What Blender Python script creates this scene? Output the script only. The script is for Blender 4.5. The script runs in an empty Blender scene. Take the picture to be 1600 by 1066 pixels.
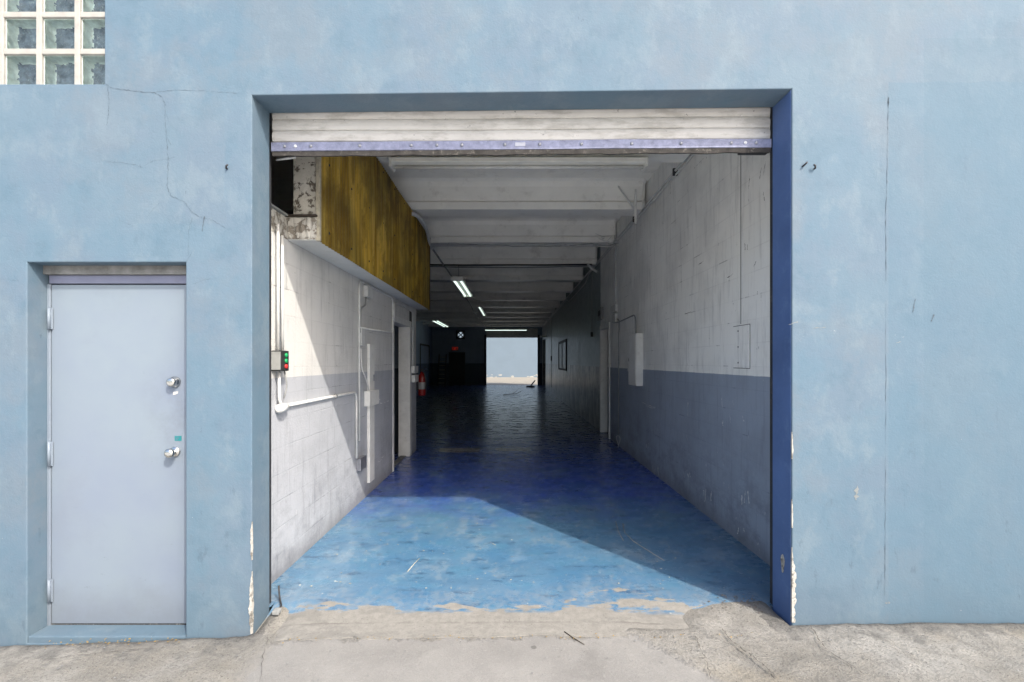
import bpy, bmesh, math, random
from mathutils import Vector, Matrix
random.seed(7)
R = math.radians
S = bpy.context.scene
COL = S.collection

# ------------------------------------------------------------------ camera, sky, sun, exposure
F, CX, HY, EYE = 711.0, 800.0, 565.0, 1.66          # focal length in photo pixels, vanishing point, eye height
cam = bpy.data.cameras.new('camera'); co = bpy.data.objects.new('camera', cam); COL.objects.link(co)
cam.sensor_width = 36.0; cam.lens = 36.0 * F / 1600.0
cam.shift_y = 32.0 / 1600.0
cam.clip_start = 0.05; cam.clip_end = 1000
co.location = (0, 0, EYE); co.rotation_euler = (R(90), 0, 0)
S.camera = co

SUN_DIR = Vector((-2.24, 2.72, -3.36)).normalized()
w = bpy.data.worlds.new('World'); S.world = w; w.use_nodes = True
nt = w.node_tree
sky = nt.nodes.new('ShaderNodeTexSky'); sky.sky_type = 'NISHITA'; sky.sun_disc = False
sky.sun_elevation = math.asin(-SUN_DIR.z); sky.sun_rotation = math.atan2(-SUN_DIR.x, -SUN_DIR.y)
sky.air_density = 1.0; sky.dust_density = 4.0; sky.ozone_density = 1.0
bg = nt.nodes['Background']; bg.inputs['Strength'].default_value = 0.15
nt.links.new(sky.outputs['Color'], bg.inputs['Color'])
sl = bpy.data.lights.new('sun', 'SUN'); sl.energy = 2.0; sl.angle = R(0.5); sl.color = (1.0, 0.93, 0.82)
so = bpy.data.objects.new('sun', sl); COL.objects.link(so)
so.rotation_euler = SUN_DIR.to_track_quat('-Z', 'Y').to_euler(); so.location = (10, -12, 15)
S.view_settings.view_transform = 'Standard'; S.view_settings.look = 'None'
S.view_settings.gamma = 1.0; S.view_settings.use_curve_mapping = False
S.view_settings.exposure = 1.32
S.cycles.use_denoising = True
S.cycles.max_bounces = 14; S.cycles.diffuse_bounces = 12; S.cycles.glossy_bounces = 4
S.cycles.transparent_max_bounces = 8
S.cycles.sample_clamp_indirect = 6.0

# ------------------------------------------------------------------ places on known surfaces
FY = 2.84            # front face of the facade
LX, RX = -1.78, 2.08  # faces of the two interior walls
def D(px, py, y):    return Vector(((px - CX) / F * y, y, EYE + (HY - py) / F * y))
def FA(px, py, off=0.0): return D(px, py, FY - off)
def LW(px, py, off=0.0):
    x = LX + off; return D(px, py, x * F / (px - CX))
def RW(px, py, off=0.0):
    x = RX - off; return D(px, py, x * F / (px - CX))
def FL(px, py, z=0.012): return D(px, py, (EYE - z) * F / (py - HY))
def CE(px, py, z):   return D(px, py, (z - EYE) * F / (HY - py))

# ------------------------------------------------------------------ node materials
class NG:
    def __init__(self, name):
        self.m = bpy.data.materials.new(name); self.m.use_nodes = True
        self.t = self.m.node_tree; self.n = self.t.nodes
        self.b = self.n['Principled BSDF']; self.out = self.n['Material Output']
        self.geo = self.n.new('ShaderNodeNewGeometry'); self.pos = self.geo.outputs['Position']
    def link(self, a, b): self.t.links.new(a, b)
    def put(self, sock, v):
        if isinstance(v, bpy.types.NodeSocket): self.link(v, sock)
        elif isinstance(v, (tuple, list)) and len(v) == 3 and sock.type == 'RGBA': sock.default_value = (*v, 1)
        else: sock.default_value = v
    def obj(self):
        return self.n.new('ShaderNodeTexCoord').outputs['Object']
    def mapv(self, v=None, scale=(1, 1, 1), loc=(0, 0, 0), rot=(0, 0, 0)):
        k = self.n.new('ShaderNodeMapping'); self.link(v or self.pos, k.inputs[0])
        k.inputs['Scale'].default_value = scale; k.inputs['Location'].default_value = loc; k.inputs['Rotation'].default_value = rot
        return k.outputs[0]
    def noise(self, scale, detail=4, rough=0.55, v=None, dist=0.0):
        k = self.n.new('ShaderNodeTexNoise'); self.link(v or self.pos, k.inputs['Vector'])
        k.inputs['Scale'].default_value = scale; k.inputs['Detail'].default_value = detail
        k.inputs['Roughness'].default_value = rough; k.inputs['Distortion'].default_value = dist
        return k.outputs['Fac']
    def voro(self, scale, v=None, feature='F1', out='Distance', rnd=1.0):
        k = self.n.new('ShaderNodeTexVoronoi'); k.feature = feature; self.link(v or self.pos, k.inputs['Vector'])
        k.inputs['Scale'].default_value = scale; k.inputs['Randomness'].default_value = rnd
        return k.outputs[out]
    def ramp(self, f, stops):
        k = self.n.new('ShaderNodeValToRGB'); self.link(f, k.inputs[0]); e = k.color_ramp.elements
        while len(e) < len(stops): e.new(0.5)
        for i, (p, c) in enumerate(stops):
            e[i].position = p
            e[i].color = (c, c, c, 1) if isinstance(c, (int, float)) else (*c, 1)
        return k.outputs[0]
    def step(self, f, a, b): return self.ramp(f, [(a, 0.0), (b, 1.0)]) if a < b else self.ramp(f, [(b, 1.0), (a, 0.0)])
    def mr(self, f, a, b, c=0.0, d=1.0):
        k = self.n.new('ShaderNodeMapRange'); k.clamp = True; self.link(f, k.inputs[0])
        for i, x in enumerate((a, b, c, d)): k.inputs[i + 1].default_value = x
        return k.outputs[0]
    def mix(self, f, a, b, mode='MIX'):
        k = self.n.new('ShaderNodeMix'); k.data_type = 'RGBA'; k.blend_type = mode
        self.put(k.inputs[0], f); self.put(k.inputs[6], a); self.put(k.inputs[7], b)
        return k.outputs[2]
    def math(self, op, a, b=0.0, clamp=False):
        k = self.n.new('ShaderNodeMath'); k.operation = op; k.use_clamp = clamp
        self.put(k.inputs[0], a); self.put(k.inputs[1], b); return k.outputs[0]
    def sep(self, v=None):
        k = self.n.new('ShaderNodeSeparateXYZ'); self.link(v or self.pos, k.inputs[0]); return k.outputs
    def comb(self, x, y, z=0.0):
        k = self.n.new('ShaderNodeCombineXYZ')
        for i, a in enumerate((x, y, z)): self.put(k.inputs[i], a)
        return k.outputs[0]
    def bump(self, h, strength=0.3, dist=0.01, prev=None):
        k = self.n.new('ShaderNodeBump'); k.inputs['Strength'].default_value = strength; k.inputs['Distance'].default_value = dist
        self.link(h, k.inputs['Height'])
        if prev: self.link(prev, k.inputs['Normal'])
        return k.outputs[0]
    def done(self, col, rough=0.7, nrm=None, metal=0.0, spec=0.5):
        self.put(self.b.inputs['Base Color'], col); self.put(self.b.inputs['Roughness'], rough)
        self.b.inputs['Metallic'].default_value = metal; self.b.inputs['Specular IOR Level'].default_value = spec
        if nrm: self.link(nrm, self.b.inputs['Normal'])
        return self.m

M = {}
def simple(name, col, rough=0.6, var=0.18, scale=6.0, bump=0.15, metal=0.0, dirt=None, dirt_amt=0.5, spec=0.4, oc=False):
    """painted or bare surface with mottling, grime flecks and a slight relief"""
    g = NG(name); v = g.obj() if oc else g.pos
    n1 = g.noise(scale, 5, 0.6, v); n2 = g.noise(scale * 9, 3, 0.6, v)
    dk = tuple(c * (1 - var) for c in col); lt = tuple(min(1, c * (1 + var * 0.6)) for c in col)
    c = g.mix(g.step(n1, 0.3, 0.7), dk, lt)
    if dirt:
        c = g.mix(g.math('MULTIPLY', g.step(g.noise(scale * 2.3, 6, 0.7, v), 0.56, 0.72), dirt_amt), c, dirt)
    h = g.math('ADD', n1, g.math('MULTIPLY', n2, 0.5))
    M[name] = g.done(c, g.mr(n2, 0.2, 0.8, rough - 0.08, rough + 0.08), g.bump(h, bump, 0.01), metal, spec)
    return M[name]

def mat_facade():
    g = NG('stucco_blue'); x, y, z = g.sep()
    a = g.noise(0.8, 5, 0.6); b = g.noise(2.4, 6, 0.62, g.mapv(loc=(3, 1, 8)))
    c = g.mix(g.step(a, 0.36, 0.64), (0.098, 0.158, 0.214), (0.112, 0.166, 0.215))
    c = g.mix(g.math('MULTIPLY', g.step(b, 0.45, 0.58), 0.8), c, (0.109, 0.156, 0.208))
    c = g.mix(g.math('MULTIPLY', g.step(g.noise(5.5, 7, 0.70, g.mapv(loc=(9, 2, 4))), 0.52, 0.64), 0.42), c, (0.077, 0.131, 0.178))
    c = g.mix(g.math('MULTIPLY', g.step(g.noise(1.5, 6, 0.66, g.mapv(loc=(2, 8, 6))), 0.50, 0.62), 0.62), c, (0.128, 0.163, 0.200))
    mo = g.noise(3.6, 7, 0.72, g.mapv(loc=(11, 3, 7), scale=(1, 1, .75)))
    c = g.mix(g.math('MULTIPLY', g.step(mo, 0.52, 0.62), 0.5), c, (0.150, 0.200, 0.240))
    c = g.mix(g.math('MULTIPLY', g.step(mo, 0.46, 0.38), 0.35), c, (0.082, 0.146, 0.201))
    # rolled paint: faint crossing passes of the roller
    rl = g.noise(2.0, 3, 0.5, g.mapv(scale=(2.6, 1, .35), loc=(4, 0, 2))); r2 = g.noise(2.0, 3, 0.5, g.mapv(scale=(.4, 1, 2.8), loc=(1, 0, 7)))
    c = g.mix(g.math('MULTIPLY', g.step(rl, 0.50, 0.56), 0.13), c, (0.082, 0.136, 0.189)); c = g.mix(g.math('MULTIPLY', g.step(r2, 0.53, 0.60), 0.13), c, (0.129, 0.182, 0.229))
    # repainted rectangles with straight edges
    p1 = g.math('MULTIPLY', g.math('GREATER_THAN', x, 2.57), g.math('LESS_THAN', z, g.math('ADD', 3.66, g.math('MULTIPLY', b, 0.03))))
    c = g.mix(g.math('MULTIPLY', p1, 0.30), c, (0.084, 0.142, 0.189))
    p2 = g.math('MULTIPLY', g.math('GREATER_THAN', x, 2.35), g.math('LESS_THAN', z, g.math('ADD', 3.36, g.math('MULTIPLY', b, 0.08))))
    c = g.mix(g.math('MULTIPLY', p2, 0.40), c, (0.083, 0.147, 0.204))
    p3 = g.math('MULTIPLY', g.math('LESS_THAN', g.math('ABSOLUTE', g.math('SUBTRACT', x, g.math('ADD', -2.2, g.math('MULTIPLY', b, 0.2)))), 0.30), g.math('LESS_THAN', g.math('ABSOLUTE', g.math('SUBTRACT', z, 2.86)), 0.34))
    c = g.mix(g.math('MULTIPLY', p3, 0.12), c, (0.134, 0.163, 0.193))
    # short wash marks under ledges and in the splash zone, grime close to the ground
    low = g.mr(g.math('ADD', z, g.math('MULTIPLY', b, -0.5)), -0.30, 0.12, 1.0, 0.0)
    c = g.mix(g.math('MULTIPLY', low, 0.30), c, (0.073, 0.104, 0.126))
    sm = g.noise(9, 7, 0.75, g.mapv(scale=(1.4, 1.4, .6), loc=(7, 7, 1)))
    c = g.mix(g.math('MULTIPLY', g.math('MULTIPLY', g.step(sm, 0.60, 0.66), g.mr(z, 0.2, 1.6, 0.5, 0.12)), 1.0), c, (0.066, 0.100, 0.134))
    # small paint chips in loose clusters
    v = g.math('ADD', g.voro(11.0, g.mapv(loc=(.3, .1, .7), scale=(1, 1, 1.3))), g.math('MULTIPLY', g.noise(60, 3, .6), .07))
    chip = g.math('MULTIPLY', g.math('LESS_THAN', v, 0.060), g.math('GREATER_THAN', g.noise(1.3, 3, 0.5, g.mapv(loc=(5, 5, 5))), 0.60))
    bz = g.math('MULTIPLY', g.math('LESS_THAN', g.math('ABSOLUTE', g.math('SUBTRACT', z, 1.86)), 0.05), g.math('MULTIPLY', g.math('GREATER_THAN', x, 1.72), g.math('LESS_THAN', x, 2.5)))
    chip2 = g.math('MULTIPLY', bz, g.math('GREATER_THAN', g.noise(26, 6, 0.75, g.mapv(scale=(.6, 1, 2))), 0.66))
    c = g.mix(g.math('MAXIMUM', chip, chip2), c, (0.264, 0.290, 0.303))
    scr = g.math('MULTIPLY', g.math('GREATER_THAN', g.noise(11, 5, 0.75, g.mapv(scale=(1.6, 1.6, .35), rot=(0, .3, 0), loc=(1, 2, 9))), 0.70), 0.5)
    c = g.mix(scr, c, (0.056, 0.082, 0.117))
    h = g.math('ADD', g.math('MULTIPLY', g.noise(70, 5, 0.7), 0.6), g.math('MULTIPLY', g.noise(2.2, 6, 0.6), 2.2))
    h = g.math('ADD', h, g.math('MULTIPLY', g.noise(16, 4, 0.6, g.mapv(scale=(1, 1, .7))), 0.5))
    h = g.math('SUBTRACT', h, g.math('MULTIPLY', chip, 0.8))
    M['facade'] = g.done(c, 0.72, g.bump(h, 0.22, 0.012), spec=0.3)

def block_coords(g, u, z, bw=0.40, bh=0.2045, z0=0.02):
    k = g.n.new('ShaderNodeTexBrick'); g.link(g.comb(u, g.math('ADD', z, z0)), k.inputs['Vector'])
    k.inputs['Scale'].default_value = 1.0; k.inputs['Mortar Size'].default_value = 0.006; k.inputs['Mortar Smooth'].default_value = 0.6
    k.inputs['Brick Width'].default_value = bw; k.inputs['Row Height'].default_value = bh; k.offset = 0.5
    k.inputs['Color1'].default_value = (1, 1, 1, 1); k.inputs['Color2'].default_value = (.55, .55, .55, 1); k.inputs['Mortar'].default_value = (0, 0, 0, 1)
    return k.outputs['Fac'], k.outputs['Color']

def mat_block(name, up, lo, dark_from=None, up2=None, lo2=None, line=1.535, rough=0.62, glossy=False, axis='y', scuff=1.0):
    """painted concrete block, two tone, with joints, scuffs, dirt; beyond dark_from another, older coat"""
    g = NG(name); x, y, z = g.sep(); u = y if axis == 'y' else x
    n1 = g.noise(1.3, 6, 0.62); n2 = g.noise(7, 6, 0.66); n3 = g.noise(45, 4, 0.6)
    fac, bc = block_coords(g, u, z)
    edge = g.math('GREATER_THAN', g.math('ADD', z, g.math('MULTIPLY', g.math('SUBTRACT', n2, 0.5), 0.012)), line)
    U, L = up, lo
    if dark_from is not None:
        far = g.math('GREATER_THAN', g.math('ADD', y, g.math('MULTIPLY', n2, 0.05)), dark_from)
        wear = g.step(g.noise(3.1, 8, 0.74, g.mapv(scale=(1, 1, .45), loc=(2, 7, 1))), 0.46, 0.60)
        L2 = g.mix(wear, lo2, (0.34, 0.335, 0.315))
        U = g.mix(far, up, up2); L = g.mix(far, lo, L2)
    c = g.mix(edge, L, U)
    c = g.mix(g.math('MULTIPLY', g.step(n1, 0.44, 0.60), 0.5), c, g.mix(0.30, c, (0.08, 0.088, 0.092)))
    c = g.mix(g.math('MULTIPLY', g.math('SUBTRACT', 1.0, bc), 0.04), c, (0.05, 0.06, 0.08))
    jm = g.math('MULTIPLY', fac, g.step(g.noise(2.2, 5, 0.6, g.mapv(loc=(4, 4, 4))), 0.42, 0.62))
    c = g.mix(g.math('MULTIPLY', jm, 0.09), c, (0.05, 0.06, 0.07))
    jd = g.math('MULTIPLY', fac, g.step(g.noise(3.1, 6, 0.7, g.mapv(loc=(8, 1, 5))), 0.59, 0.62))
    c = g.mix(g.math('MULTIPLY', jd, 0.42), c, (0.05, 0.055, 0.06))
    # vertical runs and scuffs
    st = g.noise(9, 6, 0.72, g.mapv(scale=(1.5, 1.5, 0.16)))
    c = g.mix(g.math('MULTIPLY', g.step(st, 0.52, 0.68), 0.38), c, g.mix(0.7, c, (0.10, 0.11, 0.13)))
    sc = g.noise(16, 6, 0.78, g.mapv(scale=(1, 1, 0.5), rot=(.5, 0, 0), loc=(7, 3, 2)))
    lowz = g.mr(z, 0.0, 1.6, 1.0, 0.25)
    c = g.mix(g.math('MULTIPLY', g.math('MULTIPLY', g.math('GREATER_THAN', sc, 0.660), lowz), 0.75 * scuff), c, (0.70, 0.71, 0.72))
    sd = g.noise(12, 6, 0.78, g.mapv(scale=(1, 1, 0.6), rot=(-.4, 0, 0), loc=(1, 9, 6)))
    c = g.mix(g.math('MULTIPLY', g.math('GREATER_THAN', sd, 0.675), 0.55 * scuff), c, (0.07, 0.075, 0.09))
    gr = g.noise(2.6, 8, 0.75, g.mapv(scale=(1, 1, 1.5), loc=(3, 3, 9)))
    c = g.mix(g.math('MULTIPLY', g.math('MULTIPLY', g.step(gr, 0.46, 0.62), g.mr(z, 0.25, 1.1, 0.55, 0.0)), scuff), c, g.mix(0.75, c, (0.06, 0.065, 0.08)))
    base = g.mr(g.math('ADD', z, g.math('MULTIPLY', n2, -0.22)), -0.10, 0.10, 1.0, 0.0)
    c = g.mix(g.math('MULTIPLY', base, 0.55), c, (0.09, 0.09, 0.10))
    hn = g.math('MULTIPLY', n2, 0.8)
    if glossy: hn = g.math('ADD', g.math('MULTIPLY', n2, 0.10), g.math('MULTIPLY', bc, 0.9))
    h = g.math('ADD', g.math('MULTIPLY', g.math('MULTIPLY', fac, g.step(g.noise(1.8, 4, 0.6, g.mapv(loc=(1, 6, 2))), 0.42, 0.62)), -0.32), g.math('ADD', g.math('MULTIPLY', n3, 0.35 if glossy else 0.5), hn))
    rg = rough
    if glossy and dark_from is not None:
        rg = g.mix(far, (rough,) * 3, g.mix(g.step(n2, .40, .62), (0.30,) * 3, (0.42,) * 3))
    M[name] = g.done(c, rg, g.bump(h, 0.13 if glossy else 0.45, 0.016), spec=0.55 if glossy else 0.45)

def mat_floor():
    g = NG('painted_floor'); x, y, z = g.sep()
    n1 = g.noise(1.1, 7, 0.65); n2 = g.noise(4.3, 8, 0.7, g.mapv(scale=(.7, 1.2, 1))); n3 = g.noise(22, 6, 0.7); n4 = g.noise(90, 3, 0.6)
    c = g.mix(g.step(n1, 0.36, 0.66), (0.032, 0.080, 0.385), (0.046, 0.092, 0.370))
    sunlit_tint = g.mr(g.math('ADD', y, g.math('MULTIPLY', g.math('SUBTRACT', g.noise(1.6, 6, 0.66, g.mapv(loc=(7, 1, 0))), 0.5), 2.6)), 4.6, 6.0, 1.0, 0.0)  # sunlit turquoise near the bay, shaded indigo deeper in, put into the paint colour
    c = g.mix(sunlit_tint, c, g.mix(g.step(n1, 0.36, 0.66), (0.060, 0.163, 0.292), (0.100, 0.190, 0.288)))
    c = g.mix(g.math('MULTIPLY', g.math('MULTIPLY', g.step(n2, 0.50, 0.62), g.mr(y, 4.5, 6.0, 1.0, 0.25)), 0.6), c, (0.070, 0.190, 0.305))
    c = g.mix(g.math('MULTIPLY', g.step(g.noise(2.0, 8, 0.7, g.mapv(loc=(3, 9, 1), scale=(1.2, .7, 1))), 0.55, 0.68), 0.55), c, (0.20, 0.30, 0.40))
    # streaky dark tyre dirt, more of it deeper in
    st = g.noise(3.4, 8, 0.74, g.mapv(scale=(0.55, 1.5, 1), loc=(6, 2, 0)))
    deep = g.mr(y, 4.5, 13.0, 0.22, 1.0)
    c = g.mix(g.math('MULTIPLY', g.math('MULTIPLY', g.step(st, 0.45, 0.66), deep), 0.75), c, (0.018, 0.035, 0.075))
    c = g.mix(g.math('MULTIPLY', g.mr(y, 6.6, 11.5, 0.0, 1.0), 0.74), c, (0.014, 0.026, 0.055))  # gloom of the deep hall painted in: colour falls to near black
    dk = g.noise(9, 7, 0.8, g.mapv(scale=(.6, 1.4, 1), loc=(2, 2, 2)))
    c = g.mix(g.math('MULTIPLY', g.step(dk, 0.64, 0.67), 0.6), c, (0.02, 0.04, 0.07))
    w1 = g.noise(3.3, 9, 0.78, g.mapv(scale=(1.3, .8, 1), loc=(9, 4, 0)))
    c = g.mix(g.math('MULTIPLY', g.step(w1, 0.535, 0.585), g.mr(y, 4.5, 7.5, 0.36, 0.15)), c, (0.22, 0.28, 0.33))
    w2 = g.noise(5.2, 9, 0.78, g.mapv(scale=(.6, 1.6, 1), loc=(3, 6, 0)))
    c = g.mix(g.math('MULTIPLY', g.step(w2, 0.565, 0.60), 0.65), c, (0.025, 0.065, 0.13))
    # light scratches and flakes
    s1 = g.noise(17, 7, 0.82, g.mapv(scale=(2.2, .5, 1), rot=(0, 0, 0.5), loc=(5, 1, 1)))
    c = g.mix(g.math('MULTIPLY', g.math('GREATER_THAN', s1, 0.655), 0.6), c, (0.50, 0.56, 0.60))
    s2 = g.noise(21, 7, 0.82, g.mapv(scale=(.3, 1.8, 1), rot=(0, 0, -0.3), loc=(2, 8, 1)))
    c = g.mix(g.math('MULTIPLY', g.math('GREATER_THAN', s2, 0.67), 0.5), c, (0.42, 0.50, 0.56))
    v = g.voro(7, g.mapv(loc=(.5, .2, 0)))
    c = g.mix(g.math('MULTIPLY', g.math('LESS_THAN', v, 0.055), g.math('GREATER_THAN', n1, 0.5)), c, (0.60, 0.60, 0.56))
    # bare concrete along the worn threshold
    e = g.math('ADD', g.math('MULTIPLY', g.math('SUBTRACT', n2, 0.5), 0.22), g.math('MULTIPLY', g.math('SUBTRACT', g.noise(1.7, 3, 0.5, g.mapv(scale=(1, .2, 1), loc=(4, 0, 0))), 0.5), 0.30))
    bump_x = g.mr(g.math('ABSOLUTE', g.math('SUBTRACT', x, 0.78)), 0.0, 0.42, 0.26, 0.0)
    yy = g.math('SUBTRACT', g.math('ADD', y, e), bump_x)
    bare = g.mr(yy, 3.075, 3.082, 1.0, 0.0)
    isl = g.math('MULTIPLY', g.step(g.noise(3.6, 7, 0.68, g.mapv(scale=(.75, 2.2, 1), loc=(1.4, .3, 0))), 0.50, 0.515), g.mr(y, 2.98, 3.02, 0.0, 1.0))
    bare = g.math('MULTIPLY', bare, g.math('SUBTRACT', 1.0, isl))
    conc = g.mix(g.step(n3, 0.3, 0.75), (0.178, 0.172, 0.156), (0.268, 0.260, 0.238))
    conc = g.mix(g.math('MULTIPLY', g.step(n2, 0.55, 0.7), 0.5), conc, (0.17, 0.163, 0.148))
    conc = g.mix(g.math('MULTIPLY', g.step(g.noise(95, 4, .75), 0.52, 0.62), 0.55), conc, (0.14, 0.135, 0.125))
    ln = g.math('MULTIPLY', g.mr(g.math('ABSOLUTE', g.math('SUBTRACT', g.math('ADD', y, g.math('MULTIPLY', g.math('SUBTRACT', n3, .5), .03)), 2.885)), 0.004, 0.012, 1.0, 0.0), g.step(n2, .42, .58))
    cpit = g.math('LESS_THAN', g.math('ADD', g.voro(30), g.math('MULTIPLY', n3, 0.4)), 0.31)
    conc = g.mix(g.math('MULTIPLY', cpit, .55), conc, (0.07, 0.067, 0.06))
    conc = g.mix(g.math('MULTIPLY', g.step(g.noise(2.4, 8, .75, g.mapv(scale=(1, 2, 1), loc=(6, 6, 0))), .52, .60), .4), conc, (0.12, 0.119, 0.113))
    conc = g.mix(g.math('MULTIPLY', ln, .6), conc, (0.10, 0.095, 0.085))
    rim = g.math('MULTIPLY', g.mr(yy, 3.095, 3.40, 0.55, 0.0), g.step(n3, 0.42, 0.62))
    c = g.mix(rim, c, (0.22, 0.25, 0.28))
    c = g.mix(bare, c, conc)
    # two bare patches deeper in
    for (px, py, sx, sy) in ((-0.98, 8.45, 0.42, 0.22), (0.02, 8.52, 0.36, 0.15)):
        d = g.math('MAXIMUM', g.math('DIVIDE', g.math('ABSOLUTE', g.math('SUBTRACT', x, px)), sx), g.math('DIVIDE', g.math('ABSOLUTE', g.math('SUBTRACT', y, py)), sy))
        k = g.mr(g.math('ADD', d, g.math('MULTIPLY', n2, 0.7)), 1.2, 1.3, 0.75, 0.0)
        c = g.mix(k, c, (0.33, 0.30, 0.24))
    h = g.math('ADD', g.math('MULTIPLY', g.noise(7.0, 7, .72, g.mapv(scale=(.8, 1.4, 1))), 0.5), g.math('ADD', g.math('MULTIPLY', n3, 0.3), g.math('MULTIPLY', n4, 0.12)))
    h = g.math('ADD', g.math('SUBTRACT', h, g.math('MULTIPLY', bare, 0.5)), g.math('MULTIPLY', bare, g.math('MULTIPLY', g.noise(130, 4, .7), 3.5)))
    drt = g.step(g.noise(3.2, 9, 0.76, g.mapv(scale=(0.8, 1.1, 1), loc=(1, 5, 0))), 0.45, 0.62)
    rg = g.mix(bare, g.mix(drt, (0.23,) * 3, (0.35,) * 3), (0.85,) * 3)
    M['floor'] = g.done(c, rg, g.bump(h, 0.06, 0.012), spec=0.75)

def mat_ground():
    g = NG('yard_concrete'); x, y, z = g.sep()
    n1 = g.noise(1.6, 7, 0.66); n2 = g.noise(9, 7, 0.72); n3 = g.noise(75, 5, 0.75); n4 = g.noise(210, 3, 0.65)
    rough_c = g.mix(g.step(n1, 0.38, 0.60), (0.217, 0.207, 0.183), (0.304, 0.299, 0.279))
    rough_c = g.mix(g.math('MULTIPLY', g.step(n2, 0.50, 0.62), 0.55), rough_c, (0.162, 0.160, 0.150))
    rough_c = g.mix(g.math('MULTIPLY', g.step(g.noise(1.1, 4, .6, g.mapv(loc=(8, 1, 1))), 0.52, 0.66), 0.5), rough_c, (0.282, 0.251, 0.193))
    rough_c = g.mix(g.math('MULTIPLY', g.step(n3, 0.50, 0.60), 0.55), rough_c, (0.122, 0.119, 0.112))
    rough_c = g.mix(g.math('MULTIPLY', g.step(n4, 0.54, 0.62), 0.45), rough_c, (0.374, 0.368, 0.349))
    pit = g.math('LESS_THAN', g.math('ADD', g.voro(34), g.math('MULTIPLY', n3, 0.35)), 0.30)
    rough_c = g.mix(g.math('MULTIPLY', pit, 0.7), rough_c, (0.061, 0.059, 0.055))
    slab_c = g.mix(g.step(n1, 0.38, 0.62), (0.207, 0.204, 0.197), (0.256, 0.253, 0.242))
    slab_c = g.mix(g.math('MULTIPLY', g.step(n4, 0.50, 0.62), 0.45), slab_c, (0.146, 0.144, 0.139))
    slab_c = g.mix(g.math('MULTIPLY', g.step(n3, 0.54, 0.64), 0.30), slab_c, (0.325, 0.323, 0.307))
    slab_c = g.mix(g.math('MULTIPLY', g.step(g.noise(3, 6, .7, g.mapv(loc=(3, 3, 3))), 0.56, 0.68), 0.4), slab_c, (0.142, 0.139, 0.133))
    spot = g.math('LESS_THAN', g.math('ADD', g.voro(3.4, g.mapv(loc=(.2, .6, 0))), g.math('MULTIPLY', n2, 0.10)), 0.115)
    slab_c = g.mix(g.math('MULTIPLY', spot, 0.6), slab_c, (0.081, 0.080, 0.076))
    wob = g.math('MULTIPLY', g.math('SUBTRACT', n2, 0.5), 0.22)
    ins = g.math('MULTIPLY', g.mr(g.math('ADD', x, wob), -1.52, -1.40, 0, 1), g.mr(g.math('ADD', g.math('ADD', x, g.math('MULTIPLY', y, 0.9)), wob), 3.18, 3.26, 1, 0))
    ins = g.math('MULTIPLY', ins, g.mr(g.math('ADD', y, wob), 2.72, 2.76, 1, 0))
    c = g.mix(ins, rough_c, slab_c)
    dd = g.math('ADD', y, g.math('MULTIPLY', g.math('SUBTRACT', n2, 0.5), 0.7))
    dirt = g.math('MULTIPLY', g.mr(dd, 2.66, 2.83, 0.0, 0.8), g.math('SUBTRACT', 1.0, g.math('MULTIPLY', g.math('GREATER_THAN', g.math('ADD', x, wob), -1.55), g.math('LESS_THAN', g.math('ADD', x, wob), 1.6))))
    dirt = g.math('MULTIPLY', dirt, g.mr(y, 2.9, 3.2, 1.0, 0.0))
    c = g.mix(dirt, c, g.mix(g.step(n3, 0.40, 0.60), (0.069, 0.069, 0.068), (0.186, 0.184, 0.175)))
    c = g.mix(g.mr(y, 20, 30, 0.0, 0.7), c, (0.275, 0.250, 0.203))
    c = g.mix(g.mr(g.math('ADD', y, wob), 1.1, 1.4, 1.0, 0.0), c, g.mix(g.step(n1, .35, .65), (0.52, 0.51, 0.48), (0.62, 0.61, 0.58)))  # unseen yard behind the camera, made paler to bounce light into the bay
    h = g.math('ADD', g.math('MULTIPLY', n2, 0.9), g.math('ADD', g.math('MULTIPLY', n3, 0.8), g.math('MULTIPLY', n4, 0.30)))
    h = g.math('SUBTRACT', h, g.math('MULTIPLY', pit, 0.35))
    h = g.math('MULTIPLY', h, g.math('SUBTRACT', 1.0, g.math('MULTIPLY', ins, 0.78)))
    M['ground'] = g.done(c, 0.9, g.bump(h, 0.8, 0.018), spec=0.2)

def mat_fiberglass():
    g = NG('amber_fibreglass'); x, y, z = g.sep()
    st = g.noise(2.2, 7, 0.72, g.mapv(scale=(1, 2.3, 0.10))); s2 = g.noise(13, 4, 0.6, g.mapv(scale=(1, 2.5, 0.06)))
    n = g.noise(1.6, 5, 0.6)
    c = g.mix(g.step(st, 0.42, 0.58), (0.34, 0.195, 0.015), (0.74, 0.49, 0.07))
    c = g.mix(g.math('MULTIPLY', g.step(s2, 0.50, 0.64), 0.55), c, (0.85, 0.62, 0.16))
    c = g.mix(g.math('MULTIPLY', g.step(n, 0.44, 0.60), 0.65), c, (0.21, 0.165, 0.045))
    stn = g.noise(1.9, 8, 0.72, g.mapv(scale=(1, 1.2, .7), loc=(5, 2, 8)), dist=.4)
    c = g.mix(g.math('MULTIPLY', g.step(stn, 0.48, 0.60), 0.62), c, (0.15, 0.078, 0.010))
    fine = g.noise(26, 4, 0.7, g.mapv(scale=(1, 2.2, .03)))
    c = g.mix(g.math('MULTIPLY', g.step(fine, 0.46, 0.66), 0.35), c, (0.17, 0.095, 0.01))
    g.done(c, 0.45, g.bump(st, 0.1, 0.01), spec=0.4)
    tr = g.n.new('ShaderNodeBsdfTranslucent'); g.link(c, tr.inputs[0])
    mx = g.n.new('ShaderNodeMixShader'); mx.inputs[0].default_value = 0.28
    g.link(g.b.outputs[0], mx.inputs[1]); g.link(tr.outputs[0], mx.inputs[2]); g.link(mx.outputs[0], g.out.inputs[0])
    M['fiberglass'] = g.m

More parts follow.
